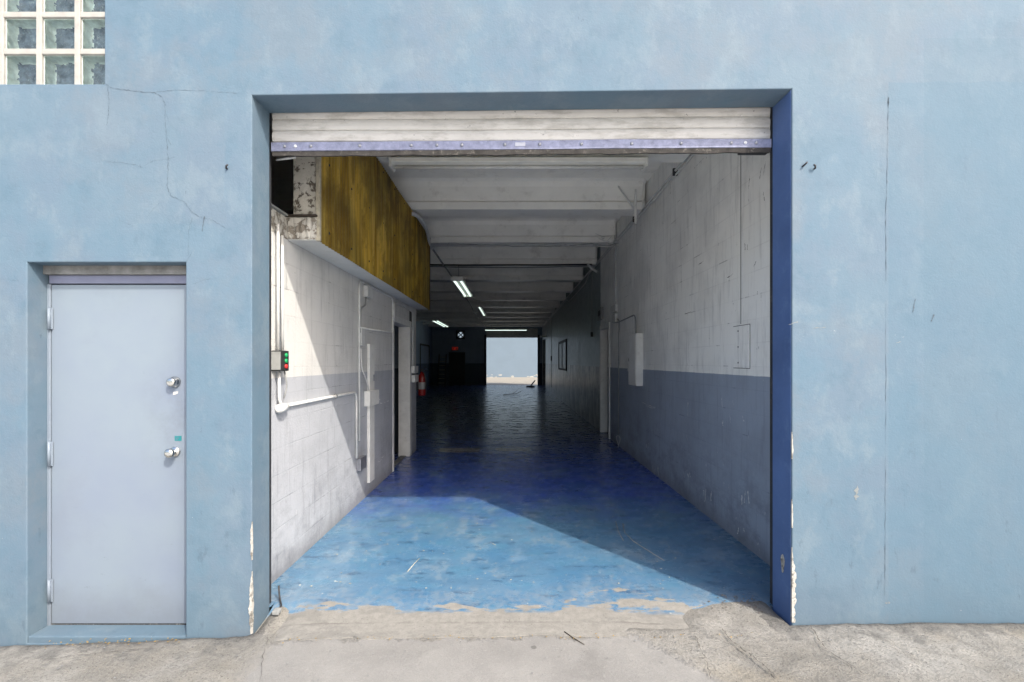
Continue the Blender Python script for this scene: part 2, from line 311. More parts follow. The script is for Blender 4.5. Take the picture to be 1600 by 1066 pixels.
def mat_peel(name, base, under, lo=0.5, hi=0.53):
    g = NG(name)
    n = g.noise(13, 8, 0.72, dist=0.5); k = g.step(n, lo, hi)
    c = g.mix(k, base, under)
    c = g.mix(g.math('MULTIPLY', g.step(g.noise(3, 5, .6), .45, .7), .35), c, (0.25, 0.23, 0.19))
    M[name] = g.done(c, 0.8, g.bump(g.math('SUBTRACT', g.noise(30, 4, .6), k), 0.6, 0.015), spec=0.2)

def mat_glassfront():
    g = NG('block_glass')
    n = g.noise(16, 3, 0.55, dist=0.8)
    gl = g.n.new('ShaderNodeBsdfGlossy'); gl.inputs['Roughness'].default_value = 0.06
    g.link(g.bump(n, 0.5, 0.03), gl.inputs['Normal'])
    tr = g.n.new('ShaderNodeBsdfTransparent'); tr.inputs[0].default_value = (0.93, 0.98, 0.96, 1)
    fr = g.n.new('ShaderNodeFresnel'); fr.inputs[0].default_value = 1.5; g.link(g.bump(n, 0.5, 0.03), fr.inputs['Normal'])
    mx = g.n.new('ShaderNodeMixShader'); g.link(fr.outputs[0], mx.inputs[0])
    g.link(tr.outputs[0], mx.inputs[1]); g.link(gl.outputs[0], mx.inputs[2]); g.link(mx.outputs[0], g.out.inputs[0])
    M['glass'] = g.m

def mat_emit(name, col, strength):
    g = NG(name); g.done(col, 0.4)
    g.b.inputs['Emission Color'].default_value = (*col, 1); g.b.inputs['Emission Strength'].default_value = strength
    M[name] = g.m

mat_facade()
mat_block('block_left', (0.62, 0.62, 0.61), (0.42, 0.44, 0.48), scuff=0.7)
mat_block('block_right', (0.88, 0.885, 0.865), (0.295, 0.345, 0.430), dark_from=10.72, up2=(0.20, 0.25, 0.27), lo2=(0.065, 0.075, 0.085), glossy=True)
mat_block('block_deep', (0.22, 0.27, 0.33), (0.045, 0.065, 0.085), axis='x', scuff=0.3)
mat_block('block_side', (0.30, 0.38, 0.50), (0.07, 0.12, 0.20), scuff=0.3)
mat_block('alley_block', (0.125, 0.185, 0.240), (0.118, 0.178, 0.235), line=0.9, axis='x', scuff=0.5)
mat_floor(); mat_ground(); mat_fiberglass(); mat_glassfront()
mat_peel('peel_white', (0.66, 0.64, 0.58), (0.17, 0.15, 0.125), 0.52, 0.56)
mat_peel('peel_drywall', (0.60, 0.585, 0.54), (0.26, 0.235, 0.20), 0.50, 0.54)
mat_peel('chip_plaster', (0.42, 0.41, 0.38), (0.20, 0.19, 0.17), 0.52, 0.58)
simple('reveal_blue', (0.075, 0.135, 0.30), 0.6, 0.16, 2.5, 0.12, dirt=(0.17, 0.27, 0.45), dirt_amt=0.35)
g = NG('door_paint'); x, y, z = g.sep()
c = g.mix(g.step(g.noise(1.1, 5, .6), .38, .62), (0.169, 0.206, 0.265), (0.186, 0.229, 0.272))
c = g.mix(g.math('MULTIPLY', g.step(g.noise(2.3, 7, .7, g.mapv(loc=(4, 1, 4))), .52, .66), .30), c, (0.153, 0.177, 0.219))
dk_ = g.math('DIVIDE', g.math('SQRT', g.math('ADD', g.math('POWER', g.math('SUBTRACT', x, -2.2), 2.0), g.math('POWER', g.math('MULTIPLY', g.math('SUBTRACT', z, 1.3), .55), 2.0))), 0.26)
hand = g.math('MULTIPLY', g.mr(dk_, .3, 1.0, .22, 0.0), g.step(g.noise(13, 6, .7), .40, .66))
c = g.mix(hand, c, (0.098, 0.107, 0.121))
c = g.mix(g.math('MULTIPLY', g.mr(g.math('ADD', z, g.math('MULTIPLY', g.noise(7, 6, .7), -.35)), -.2, .08, 1, 0), .45), c, (0.112, 0.121, 0.135))
scf = g.noise(15, 6, .78, g.mapv(scale=(.5, 1, 1.5), rot=(0, .5, 0)))
c = g.mix(g.math('MULTIPLY', g.math('MULTIPLY', g.math('GREATER_THAN', scf, .675), g.mr(z, .2, 1.4, 1, .25)), .55), c, (0.084, 0.093, 0.112))
M['door_paint'] = g.done(c, g.mr(g.noise(3, 5, .6), .3, .7, .34, .52), g.bump(g.math('ADD', g.noise(1.4, 3, .5), g.math('MULTIPLY', g.noise(120, 3, .6), .08)), .12, .02), spec=.4)
simple('frame_paint', (0.17, 0.185, 0.265), 0.5, 0.15, 4, 0.1, dirt=(0.13, 0.12, 0.14))
simple('mortar_grey', (0.20, 0.205, 0.205), 0.9, 0.4, 12, 0.6)
g = NG('slat_white')
c = g.mix(g.step(g.noise(2.2, 6, .65), .4, .62), (0.477, 0.468, 0.450), (0.549, 0.540, 0.522))
c = g.mix(g.math('MULTIPLY', g.step(g.noise(7, 7, .75, g.mapv(scale=(.5, 1, 2))), .49, .62), .55), c, (0.270, 0.257, 0.234))
c = g.mix(g.math('MULTIPLY', g.math('GREATER_THAN', g.noise(24, 6, .78, g.mapv(loc=(3, 1, 2))), .655), .75), c, (0.054, 0.054, 0.059))
M['slat_white'] = g.done(c, .5, g.bump(g.noise(9, 4, .6), .1, .01))
simple('bar_lavender', (0.225, 0.245, 0.36), 0.55, 0.3, 30, 0.25, dirt=(0.13, 0.14, 0.19), dirt_amt=0.75)
simple('rubber', (0.045, 0.042, 0.04), 0.85, 0.5, 15, 0.5, dirt=(0.30, 0.28, 0.25))
simple('steel_dark', (0.03, 0.032, 0.038), 0.6, 0.3, 10, 0.2, dirt=(0.12, 0.10, 0.08))
simple('bolt_steel', (0.35, 0.36, 0.40), 0.4, 0.2, 20, 0.1, metal=0.7)
simple('bolt_light', (0.70, 0.72, 0.75), 0.4, 0.1, 20, 0.1)
simple('grout', (0.34, 0.335, 0.315), 0.85, 0.15, 14, 0.4, dirt=(0.30, 0.28, 0.22))
simple('glass_side', (0.74, 0.86, 0.80), 0.35, 0.35, 18, 0.5)
simple('glass_back', (0.20, 0.245, 0.30), 0.12, 0.6, 17, 1.0, spec=0.9, dirt=(0.50, 0.58, 0.60), dirt_amt=0.8)
simple('chrome', (0.60, 0.60, 0.58), 0.22, 0.05, 20, 0.02, metal=1.0)
simple('sticker_white', (0.5, 0.5, 0.49), 0.5, 0.05)
simple('sticker_teal', (0.012, 0.17, 0.19), 0.5, 0.1)
simple('white_paint', (0.68, 0.685, 0.67), 0.5, 0.12, 6, 0.1, dirt=(0.36, 0.35, 0.33), dirt_amt=0.4)
simple('conduit_white', (0.60, 0.61, 0.605), 0.5, 0.15, 9, 0.1, dirt=(0.30, 0.29, 0.28), dirt_amt=0.5)
simple('conduit_grey', (0.26, 0.27, 0.27), 0.5, 0.2, 9, 0.1)
simple('cable_dark', (0.035, 0.036, 0.04), 0.6, 0.2)
simple('ceiling_paint', (0.85, 0.845, 0.81), 0.38, 0.10, 1.5, 0.10, dirt=(0.46, 0.45, 0.42), dirt_amt=0.5)
simple('lamp_metal', (0.84, 0.83, 0.78), 0.45, 0.1, 5, 0.05)
simple('door_dark', (0.015, 0.017, 0.02), 0.5, 0.3, 5, 0.1)
simple('plastic_dark', (0.03, 0.033, 0.035), 0.5, 0.2)
simple('plastic_green', (0.01, 0.30, 0.10), 0.4, 0.1); simple('plastic_red', (0.55, 0.03, 0.03), 0.4, 0.1)
simple('extinguisher_red', (0.17, 0.007, 0.006), 0.3, 0.12, 8, 0.03)
simple('chalk', (0.20, 0.22, 0.225), 0.9, 0.2, 30, 0.2)
simple('crack', (0.076, 0.105, 0.134), 0.9, 0.3, 40, 0.2)
simple('ground_crack', (0.10, 0.095, 0.085), 0.95, 0.3, 40, 0.3)
simple('bark', (0.06, 0.045, 0.032), 0.9, 0.4, 25, 0.4); simple('straw', (0.45, 0.42, 0.34), 0.8, 0.3, 25, 0.2)
simple('leaf', (0.30, 0.20, 0.055), 0.8, 0.5, 30, 0.2); simple('dust', (0.16, 0.14, 0.12), 0.95, 0.5, 30, 0.5)
simple('wood_dark', (0.045, 0.035, 0.028), 0.7, 0.3, 9, 0.2)
simple('soffit', (0.64, 0.65, 0.64), 0.6, 0.08, 3, 0.05, dirt=(0.42, 0.40, 0.36), dirt_amt=0.4)
simple('alley_wall', (0.132, 0.177, 0.222), 0.75, 0.05, 0.8, 0.1, dirt=(0.15, 0.195, 0.235), dirt_amt=0.5)
simple('roof_felt', (0.20, 0.20, 0.20), 0.9, 0.2)
mat_emit('tube_lit', (0.80, 0.95, 0.88), 0.55)
mat_emit('exit_red', (0.80, 0.05, 0.03), 0.10)

# ------------------------------------------------------------------ mesh helpers
class MB:
    def __init__(self): self.b = bmesh.new()
    def face(self, pts):
        return self.b.faces.new([self.b.verts.new(p) for p in pts])
    def box(self, x0, x1, y0, y1, z0, z1, bev=0.0, seg=1):
        vs = [self.b.verts.new((x, y, z)) for x in (x0, x1) for y in (y0, y1) for z in (z0, z1)]
        fs = [self.b.faces.new([vs[i] for i in q]) for q in ((0, 1, 3, 2), (4, 6, 7, 5), (0, 4, 5, 1), (2, 3, 7, 6), (0, 2, 6, 4), (1, 5, 7, 3))]
        if bev:
            es = {e for f in fs for e in f.edges}
            bmesh.ops.bevel(self.b, geom=list(es), offset=bev, segments=seg, affect='EDGES', profile=0.6)
        return self
    def tube(self, pts, r, n=8, cap=True, smooth=True):
        pts = [Vector(p) for p in pts]; rings = []; up = None
        for i, p in enumerate(pts):
            d = (pts[min(i + 1, len(pts) - 1)] - pts[max(i - 1, 0)]).normalized()
            if up is None: up = Vector((0, 0, 1)) if abs(d.z) < 0.9 else Vector((1, 0, 0))
            a = d.cross(up).normalized(); c = a.cross(d).normalized(); up = c
            rr = r[i] if isinstance(r, (list, tuple)) else r
            rings.append([self.b.verts.new(p + (a * math.cos(t) + c * math.sin(t)) * rr) for t in (2 * math.pi * k / n for k in range(n))])
        for i in range(len(rings) - 1):
            for k in range(n):
                f = self.b.faces.new((rings[i][k], rings[i][(k + 1) % n], rings[i + 1][(k + 1) % n], rings[i + 1][k])); f.smooth = smooth
        if cap:
            self.b.faces.new(list(reversed(rings[0]))); self.b.faces.new(rings[-1])
        return self
    def lathe(self, o, axis, prof, n=20):
        """prof: (distance along axis, radius)"""
        o = Vector(o); axis = Vector(axis).normalized(); a = axis.orthogonal().normalized(); c = axis.cross(a)
        rings = []
        for (h, r) in prof:
            rings.append([self.b.verts.new(o + axis * h + (a * math.cos(t) + c * math.sin(t)) * max(r, 1e-4)) for t in (2 * math.pi * k / n for k in range(n))])
        for i in range(len(rings) - 1):
            for k in range(n):
                f = self.b.faces.new((rings[i][k], rings[i][(k + 1) % n], rings[i + 1][(k + 1) % n], rings[i + 1][k])); f.smooth = True
        self.b.faces.new(list(reversed(rings[0]))); self.b.faces.new(rings[-1]); return self
    def prism(self, poly, d):
        """poly: 3-D points in one plane, extruded by vector d"""
        d = Vector(d); a = [self.b.verts.new(Vector(p)) for p in poly]; c = [self.b.verts.new(Vector(p) + d) for p in poly]
        self.b.faces.new(a); self.b.faces.new(list(reversed(c)))
        for i in range(len(a)):
            j = (i + 1) % len(a); self.b.faces.new((a[j], a[i], c[i], c[j]))
        return self
    def build(self, name, mat, parent=None, recalc=True):
        if recalc: bmesh.ops.recalc_face_normals(self.b, faces=self.b.faces[:])
        me = bpy.data.meshes.new(name)
        o = bpy.data.objects.new(name, me); COL.objects.link(o)
        if parent is not None:
            o.parent = parent
            wl = Vector(parent.get('_w', (0, 0, 0)))
            bmesh.ops.translate(self.b, verts=self.b.verts[:], vec=-wl)
            o['_w'] = tuple(wl)
        self.b.to_mesh(me); self.b.free()
        me.materials.append(M[mat] if isinstance(mat, str) else mat)
        return o

def tag(o, label, cat, group=None, kind=None):
    if label: o['label'] = label
    if cat: o['category'] = cat
    if group: o['group'] = group
    if kind: o['kind'] = kind
    return o
def thing(name, label, cat, loc=(0, 0, 0), group=None):
    o = bpy.data.objects.new(name, None); COL.objects.link(o); o.location = loc; o.empty_display_size = 0.2
    o['_w'] = tuple(loc); return tag(o, label, cat, group)
def dup(root, loc, label):
    r = root.copy(); COL.objects.link(r); r.location = loc; r['label'] = label
    for ch in list(root.children):
        c = ch.copy(); COL.objects.link(c); c.parent = r
        for g in list(ch.children):
            d = g.copy(); COL.objects.link(d); d.parent = c
    return r
def rnd(pts, r=0.05, n=5):
    """round the corners of a polyline"""
    pts = [Vector(p) for p in pts]; out = [pts[0]]
    for i in range(1, len(pts) - 1):
        a, b, c = pts[i - 1], pts[i], pts[i + 1]
        k = min(r, (a - b).length * 0.45, (c - b).length * 0.45)
        p, q = b + (a - b).normalized() * k, b + (c - b).normalized() * k
        for t in range(n + 1):
            t /= n; out.append(p * (1 - t) ** 2 + b * 2 * t * (1 - t) + q * t * t)
    return out + [pts[-1]]

def wall_grid(axis, holes, us, zs, t0, t1, warp=None, bevel=0.0):
    """a wall of thickness t0..t1 over the (u, z) rectangle with rectangular holes; axis 'x': u is x, 'y': u is y"""
    mb = MB(); b = mb.b
    U = sorted({us[0], us[1], *[h[0] for h in holes], *[h[1] for h in holes]}); U = [u for u in U if us[0] <= u <= us[1]]
    Z = sorted({zs[0], zs[1], *[h[2] for h in holes], *[h[3] for h in holes]}); Z = [z for z in Z if zs[0] <= z <= zs[1]]
    def solid(i, j):
        if i < 0 or j < 0 or i >= len(U) - 1 or j >= len(Z) - 1: return False
        u, z = (U[i] + U[i + 1]) / 2, (Z[j] + Z[j + 1]) / 2
        return not any(h[0] < u < h[1] and h[2] < z < h[3] for h in holes)
    cache = {}
    def V(i, j, k):
        if (i, j, k) not in cache:
            u, z = U[i], Z[j]
            if warp: u, z = warp(u, z)
            t = (t0, t1)[k]; cache[i, j, k] = b.verts.new((u, t, z) if axis == 'x' else (t, u, z))
        return cache[i, j, k]
    for i in range(len(U) - 1):
        for j in range(len(Z) - 1):
            if not solid(i, j): continue
            for k in (0, 1): b.faces.new((V(i, j, k), V(i + 1, j, k), V(i + 1, j + 1, k), V(i, j + 1, k)))
            for (di, dj, p, q) in ((-1, 0, (i, j), (i, j + 1)), (1, 0, (i + 1, j), (i + 1, j + 1)), (0, -1, (i, j), (i + 1, j)), (0, 1, (i, j + 1), (i + 1, j + 1))):
                if not solid(i + di, j + dj): b.faces.new((V(*p, 0), V(*q, 0), V(*q, 1), V(*p, 1)))
    bmesh.ops.recalc_face_normals(b, faces=b.faces[:])
    if bevel:
        es = [e for e in b.edges if len(e.link_faces) == 2 and e.calc_face_angle_signed(0) > 1.0]
        bmesh.ops.bevel(b, geom=es, offset=bevel, segments=2, affect='EDGES', profile=0.5)
    return mb

def strip(pts, wd, nrm, jit=0.0, sub=5, lift=0.0015):
    """a thin irregular ribbon lying on a surface with normal nrm (cracks)"""
    nrm = Vector(nrm); P = []
    for a, c in zip(pts[:-1], pts[1:]):
        for k in range(sub):
            P.append(Vector(a).lerp(Vector(c), k / sub))
    P.append(Vector(pts[-1]))
    mb = MB(); L = []
    for i, p in enumerate(P):
        d = (P[min(i + 1, len(P) - 1)] - P[max(i - 1, 0)]).normalized(); s = d.cross(nrm).normalized()
        q = p + s * random.uniform(-jit, jit) + nrm * lift; wv = wd * random.choice((.25, .5, .9, 1.1, 1.7)) * random.uniform(0.6, 1.2) * (0.35 if i in (0, len(P) - 1) else 1)
        L.append((mb.b.verts.new(q + s * wv / 2), mb.b.verts.new(q - s * wv / 2)))
    for (a, c), (d, e) in zip(L[:-1], L[1:]): mb.b.faces.new((a, c, e, d))
    return mb

# ------------------------------------------------------------------ ground and floor
def gz(x, y):
    pts = [(-60, -0.16), (-6, -0.16), (-3.2, -0.108), (-2.3, -0.075), (-1.62, -0.04), (-1.2, -0.012), (0, 0.0), (1.3, 0.004), (1.77, 0.030), (3.2, 0.040), (8, 0.06), (60, 0.06)]
    z = pts[0][1]
    for (a, za), (b, zb) in zip(pts[:-1], pts[1:]):
        if a <= x <= b: z = za + (zb - za) * (x - a) / (b - a)
    if y > 2.84:
        inside = -1.62 < x < 1.75
        ed = max(min(1, max(0, (x - .75 + .25 * mno.noise((x * 4, y * 5, 8))) / .6)), min(1, max(0, (-1.42 - x) / .08)))
        zi = z * max(0, (3.16 - y) / .32) + .011 * min(1, (y - 2.84) / .32)
        z = -0.06 if (y > 3.17 or not inside) else (zi * ed + (zi - .035) * (1 - ed))
        if not inside and y < 3.3 and x < -1.0: z = -0.14
    if y > 25: z = 0.0 if y > 31.6 else -0.06
    return z
def axis_steps(vals):
    out = []
    for (a, b, s) in vals:
        n = max(1, round((b - a) / s)); out += [a + (b - a) * k / n for k in range(n)]
    return out + [vals[-1][1]]
xs = axis_steps([(-80, -10, 10), (-10, -4, 0.5), (-4, 4, 0.04), (4, 10, 0.5), (10, 80, 10)])
ys = axis_steps([(-80, -8, 12), (-8, 1.8, 0.5), (1.8, 3.18, 0.03), (3.18, 31.4, 3.0), (31.4, 60, 2.0), (60, 200, 20)])
mb = MB(); rows = []
rg = random.Random(3)
from mathutils import noise as mno
for y in ys:
    row = []
    for x in xs:
        z = gz(x, y)
        if abs(x) < 4.2 and 1.5 < y < 3.1 and (y < 2.83 or -1.6 < x < 1.73):
            sm = 0.25 if (-1.5 < x and x + 0.9 * y < 3.2) else 1.0
            z += sm * (0.012 * mno.noise((x * 2.1, y * 2.1, 1)) + 0.009 * mno.noise((x * 7, y * 7, 4)) + 0.005 * mno.noise((x * 17, y * 17, 9)))
        row.append(mb.b.verts.new((x, y, z)))
    rows.append(row)
for j in range(len(ys) - 1):
    for i in range(len(xs) - 1):
        f = mb.b.faces.new((rows[j][i], rows[j][i + 1], rows[j + 1][i + 1], rows[j + 1][i])); f.smooth = True
ground = tag(mb.build('ground', 'ground'), None, None, kind='structure')

mb = MB()
FXS = axis_steps([(-1.62, 1.746, 0.06)]); 
def edge_in(x, y=3.0):          # 1 where the yard concrete runs in past the facade line (both ends of the threshold)
    return max(min(1, max(0, (x - .75 + .25 * mno.noise((x * 4, y * 5, 8))) / .6)), min(1, max(0, (-1.42 - x) / .08)))
def fz(x, y):
    if y >= 3.159: return 0.012
    t = max(0.0, (y - 2.70) / 0.46); t = t * t * (3 - 2 * t)
    return (gz(x, 2.72) + .004) * (1 - t) + .012 * t + .004 * (1 - t) * mno.noise((x * 6, y * 6, 2)) - .03 * edge_in(x) * max(0, min(1, (3.10 - y) / .10))
prof = [2.745, 2.83, 2.87, 2.92, 2.98, 3.04, 3.10, 3.16]
rws = [[mb.b.verts.new((x, y + ((0.05 * mno.noise((x * 3.1, 0, 3)) + .02 * mno.noise((x * 13, 0, 3)) - .03 * max(0, x - .6)) if y == 2.745 else 0), fz(x, y))) for x in FXS] for y in prof]
for j in range(len(prof) - 1):
    for i in range(len(FXS) - 1):
        f = mb.b.faces.new((rws[j][i], rws[j][i + 1], rws[j + 1][i + 1], rws[j + 1][i])); f.smooth = True
lip = [mb.b.verts.new((v.co.x, v.co.y - 0.004, -0.05)) for v in rws[0]]; lpt = [mb.b.verts.new(v.co) for v in rws[0]]
for i in range(len(FXS) - 1): mb.b.faces.new((lip[i], lip[i + 1], lpt[i + 1], lpt[i]))
mb.face([(-5.7, 3.16, 0.012), (2.3, 3.16, 0.012), (2.3, 31.55, 0.012), (-5.7, 31.55, 0.012)])
mb.face([(-5.7, 31.55, 0.012), (2.3, 31.55, 0.012), (2.3, 31.55, -0.1), (-5.7, 31.55, -0.1)])
mb.face([(-5.7, 3.16, 0.012), (-1.62, 3.16, 0.012), (-1.62, 3.055, 0.012), (-5.7, 3.055, 0.012)])
mb.face([(1.746, 3.16, 0.012), (2.3, 3.16, 0.012), (2.3, 3.055, 0.012), (1.746, 3.055, 0.012)])
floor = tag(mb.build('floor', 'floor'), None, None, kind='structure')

# ------------------------------------------------------------------ facade
fac = thing('warehouse_facade', 'sky blue stucco warehouse front with a wide open loading bay, cracks and chipped corners', 'building', (0, FY, 0))
ZL, ZR = 3.322, 3.362
HD = 3.34
def warp(u, z):
    if abs(z - HD) < 1e-6: z = ZL + (ZR - ZL) * (max(-1.624, min(1.748, u)) + 1.624) / 3.372
    return u, z
DX0, DX1, DZ1 = -3.028, -2.036, 2.28
holes = [(-1.624, 1.748, -1, HD), (DX0, DX1, -0.10, DZ1), (-3.98, -2.544, 3.392, 4.83)]
wall_grid('x', holes, (-9, 9), (-1, 6.2), FY, 3.05, warp, 0.006).build('stucco_wall', 'facade', fac)
# right jamb: darker blue sheet, set a hair proud of the reveal
mb = MB(); mb.box(1.7445, 1.749, FY + 0.009, 3.046, -0.02, ZR - 0.003); mb.build('jamb_sheet', 'reveal_blue', fac)
# broken corners of the stucco
def chips(name, x, z0, z1, wmax, side, seed):
    r = random.Random(seed); mb = MB(); n = int((z1 - z0) / 0.012); L = []
    for k in range(n + 1):
        z = z0 + (z1 - z0) * k / n; t = k / n
        env = math.sin(math.pi * min(1, 0.12 + t * 0.95)) ** 0.6
        wv = wmax * env * (0.35 + 0.9 * abs(mno.noise((z * 14, seed, 0))) + 0.35 * r.random())
        dp = 0.6 * wmax * env * (0.3 + abs(mno.noise((z * 11, seed, 5))) + 0.3 * r.random())
        a = mb.b.verts.new((x + side * wv, FY - 0.0025, z)); b_ = mb.b.verts.new((x - side * 0.0025, FY - 0.003, z + 0.002))
        c = mb.b.verts.new((x - side * 0.0035, FY + dp + 0.004, z)); L.append((a, b_, c))
    for p, q in zip(L[:-1], L[1:]):
        for i in (0, 1): mb.b.faces.new((p[i], p[i + 1], q[i + 1], q[i]))
    mb.build(name, 'chip_plaster', fac)
chips('chipped_plaster', -1.624, -0.04, 0.35, 0.022, -1, 3)
chips('chipped_plaster', -1.624, 0.42, 0.66, 0.012, -1, 8)
chips('chipped_plaster', 1.748, 0.03, 0.50, 0.032, 1, 5)
chips('chipped_plaster', 1.748, 0.62, 0.80, 0.008, 1, 11)
chips('chipped_plaster', 1.748, 1.05, 1.22, 0.007, 1, 13)
mb = MB(); mb.prism([(1.7435, 2.93 + 0.018 * math.cos(t) * (1 + .3 * math.sin(3 * t)), 0.36 + 0.06 * math.sin(t)) for t in [k * math.pi / 8 for k in range(16)]], (-0.002, 0, 0)); mb.build('chipped_plaster', 'chip_plaster', fac)
def Z1(zx, zy): return FA(zx / 2.664, zy / 2.665)
for pts, wd in [([(440, 352), (470, 368), (560, 380), (640, 386), (672, 402), (686, 430)], .0042), ([(686, 430), (690, 520), (696, 600), (701, 680), (696, 780), (712, 815), (772, 845), (795, 880), (830, 905)], .0034),
                ([(830, 905), (880, 915), (940, 950)], .002), ([(448, 360), (454, 420), (452, 470), (444, 525)], .0028), ([(640, 386), (720, 376), (860, 380), (1000, 388)], .0018),
                ([(435, 672), (500, 678), (565, 688), (598, 700)], .002), ([(600, 690), (640, 670), (695, 664), (730, 655)], .0016), ([(800, 905), (786, 960), (783, 1066)], .002), ([(495, 916), (530, 930), (558, 944)], .0018),
                ([(690, 470), (712, 520), (740, 545)], .0012), ([(670, 840), (630, 880), (610, 910)], .0014), ([(690, 560), (712, 606)], .002)]:
    strip([Z1(*p) for p in pts], wd * .72, (0, -1, 0), 0.0035, 11).build('crack', 'crack', fac)
for pts, wd in [([(1388, 152), (1387, 200), (1386, 262), (1384, 340), (1384, 440)], .0034), ([(1384, 470), (1384, 610), (1383, 760), (1383, 860)], .0022), ([(1383, 850), (1382, 930)], .0034),
                ([(292, 408), (300, 395)], .002), ([(300, 445), (320, 437), (345, 434)], .0012), ([(0, 436), (30, 439)], .0016)]:
    strip([FA(*p) for p in pts], wd * .8, (0, -1, 0), 0.0022, 14).build('crack', 'crack', fac)
def scuff(px, py, ang, ln, wd, mat):
    p = FA(px, py); d = Vector((math.cos(ang), 0, math.sin(ang))) * ln / 2
    strip([p - d, p, p + d], wd, (0, -1, 0), wd * .3, 4).build('scuff_mark', mat, fac)
for a in [(1457, 497, 1.2, .05, .006, 'crack'), (1428, 478, 1.35, .09, .006, 'crack'), (318, 350, 1.4, .10, .006, 'crack'), (1388, 158, 1.5, .05, .006, 'crack'),
          (1338, 770, 1.5, .09, .018, 'chalk'), (1387, 942, 0.1, .03, .010, 'chalk'), (1280, 512, 0.1, .08, .008, 'chalk'), (1404, 535, .2, .03, .006, 'chalk'), (1240, 505, .3, .06, .006, 'chalk')]:
    scuff(*a)
for (px, py, ang) in ((355, 264, .9), (1254, 260, .8), (1272, 264, 2.2)):
    p = FA(px, py); d = Vector((math.cos(ang) * .012, 0, math.sin(ang) * .012))
    MB().tube([p + Vector((0, .01, 0)), p + Vector((0, -.012, 0)), p + d + Vector((0, -.022, 0)), p + 2 * d + Vector((0, -.018, 0))], .0055, 6).build('wall_hook', 'steel_dark', fac)

# glass block window
gw = MB(); gw.box(-3.975, -2.546, FY + 0.012, FY + 0.12, 3.394, 4.825); gwf = gw  # mortar body is cut into bars below
gw.b.free()
gw = MB(); pitchx, bw_, pitchz, bh_ = 0.240, 0.205, 0.232, 0.196
xr = -2.508
cols = [(xr - bw_ - k * pitchx, xr - k * pitchx) for k in range(6)]; rws_ = [(3.394 + k * pitchz, 3.394 + bh_ + k * pitchz) for k in range(6)]
for k in range(6):
    gw.box(cols[k][0] - (pitchx - bw_), cols[k][0], FY + 0.014, FY + 0.115, 3.394, 4.826, 0.004)
for k in range(5):
    for (a, c) in cols: gw.box(a, min(c, -2.546), FY + 0.017, FY + 0.115, rws_[k][1], rws_[k][1] + pitchz - bh_, 0.003)
win = gw.build('glass_block_window', 'grout', fac)
for (a, c) in cols:
    for (d, e) in rws_:
        c2 = min(c, -2.547); e2 = min(e, 4.82)
        y0, y1 = FY + 0.032, FY + 0.100; ins = 0.016
        t = MB()
        fr = [(a, y0, d), (c2, y0, d), (c2, y0, e2), (a, y0, e2)]
        t.b.free(); nx = 34; W, H = bw_, bh_; dep = .060; bm2 = bmesh.new(); gv = []
        for j in range(nx + 1):
            row = []
            for i in range(nx + 1):
                u, v = W * i / nx, H * j / nx; xw, zw = min(a + u, c2), min(d + v, e2)
                q = min(u, v, W - u, H - v); wob = .010 * mno.noise((u * 32 + a * 9, v * 32 + d * 7, 2))
                k = max(0.0, min(1.0, q / (.014 + .006 * mno.noise((u * 20 + a * 5, v * 20, d * 3)))))
                row.append(bm2.verts.new((xw, y0 + dep * k ** .8 + (wob if k >= 1 else 0) - FY, zw)))
            gv.append(row)
        for j in range(nx):
            for i in range(nx):
                u, v = W * (i + .5) / nx, H * (j + .5) / nx
                q = min(u, v, W - u, H - v) + .010 * mno.noise((u * 28 + a * 7, v * 28 + d * 5, 6)) + (.003 * mno.noise((u * 80, v * 80, a)))
                f = bm2.faces.new((gv[j][i], gv[j][i + 1], gv[j + 1][i + 1], gv[j + 1][i])); f.smooth = True; f.material_index = 0 if q < .016 else 1
        gl_ = [[bm2.verts.new((a + (c2 - a) * i / 6, y0 + .004 - FY, d + (e2 - d) * j / 6)) for i in range(7)] for j in range(7)]
        for j in range(6):
            for i in range(6):
                f = bm2.faces.new((gl_[j][i], gl_[j][i + 1], gl_[j + 1][i + 1], gl_[j + 1][i])); f.material_index = 2; f.smooth = True
        me = bpy.data.meshes.new('glass_block'); bm2.to_mesh(me); bm2.free()
        for mm in ('glass_side', 'glass_back', 'glass'): me.materials.append(M[mm])
        gb = bpy.data.objects.new('glass_block', me); COL.objects.link(gb); gb.parent = win; gb['_w'] = (0, FY, 0)

# entry door
DY = 2.965
mb = MB(); mb.box(-3.0, -2.072, DY, DY + 0.045, -0.048, 2.160, 0.004, 2); door = mb.build('entry_door', 'door_paint', fac)
mb = MB()
mb.box(DX0, -3.006, DY - 0.004, DY + 0.08, -0.09, 2.165, 0.003); mb.box(-2.066, DX1, DY - 0.004, DY + 0.08, -0.09, 2.165, 0.003)
dfm = mb.build('door_frame', 'door_paint', fac)
mb = MB(); mb.box(-3.012, DX1 + .001, DY - 0.006, DY + 0.08, 2.167, 2.222, 0.003); mb.build('door_head', 'frame_paint', fac)
mb = MB(); mb.box(DX0 + .001, DX1 - .001, DY - 0.028, DY + 0.08, 2.223, 2.279); mb.build('mortar_strip', 'mortar_grey', fac)
mb = MB(); mb.box(DX0 + .001, DX1 - .001, FY + 0.004, DY + 0.06, -0.16, -0.058, 0.008, 2); mb.build('door_sill', 'facade', fac)
mb = MB(); mb.box(DX0, DX1, DY + 0.085, DY + .10, -0.16, 2.3); mb.build('door_backing', 'steel_dark', fac)
def dd(px, py): return D(px, py, DY)
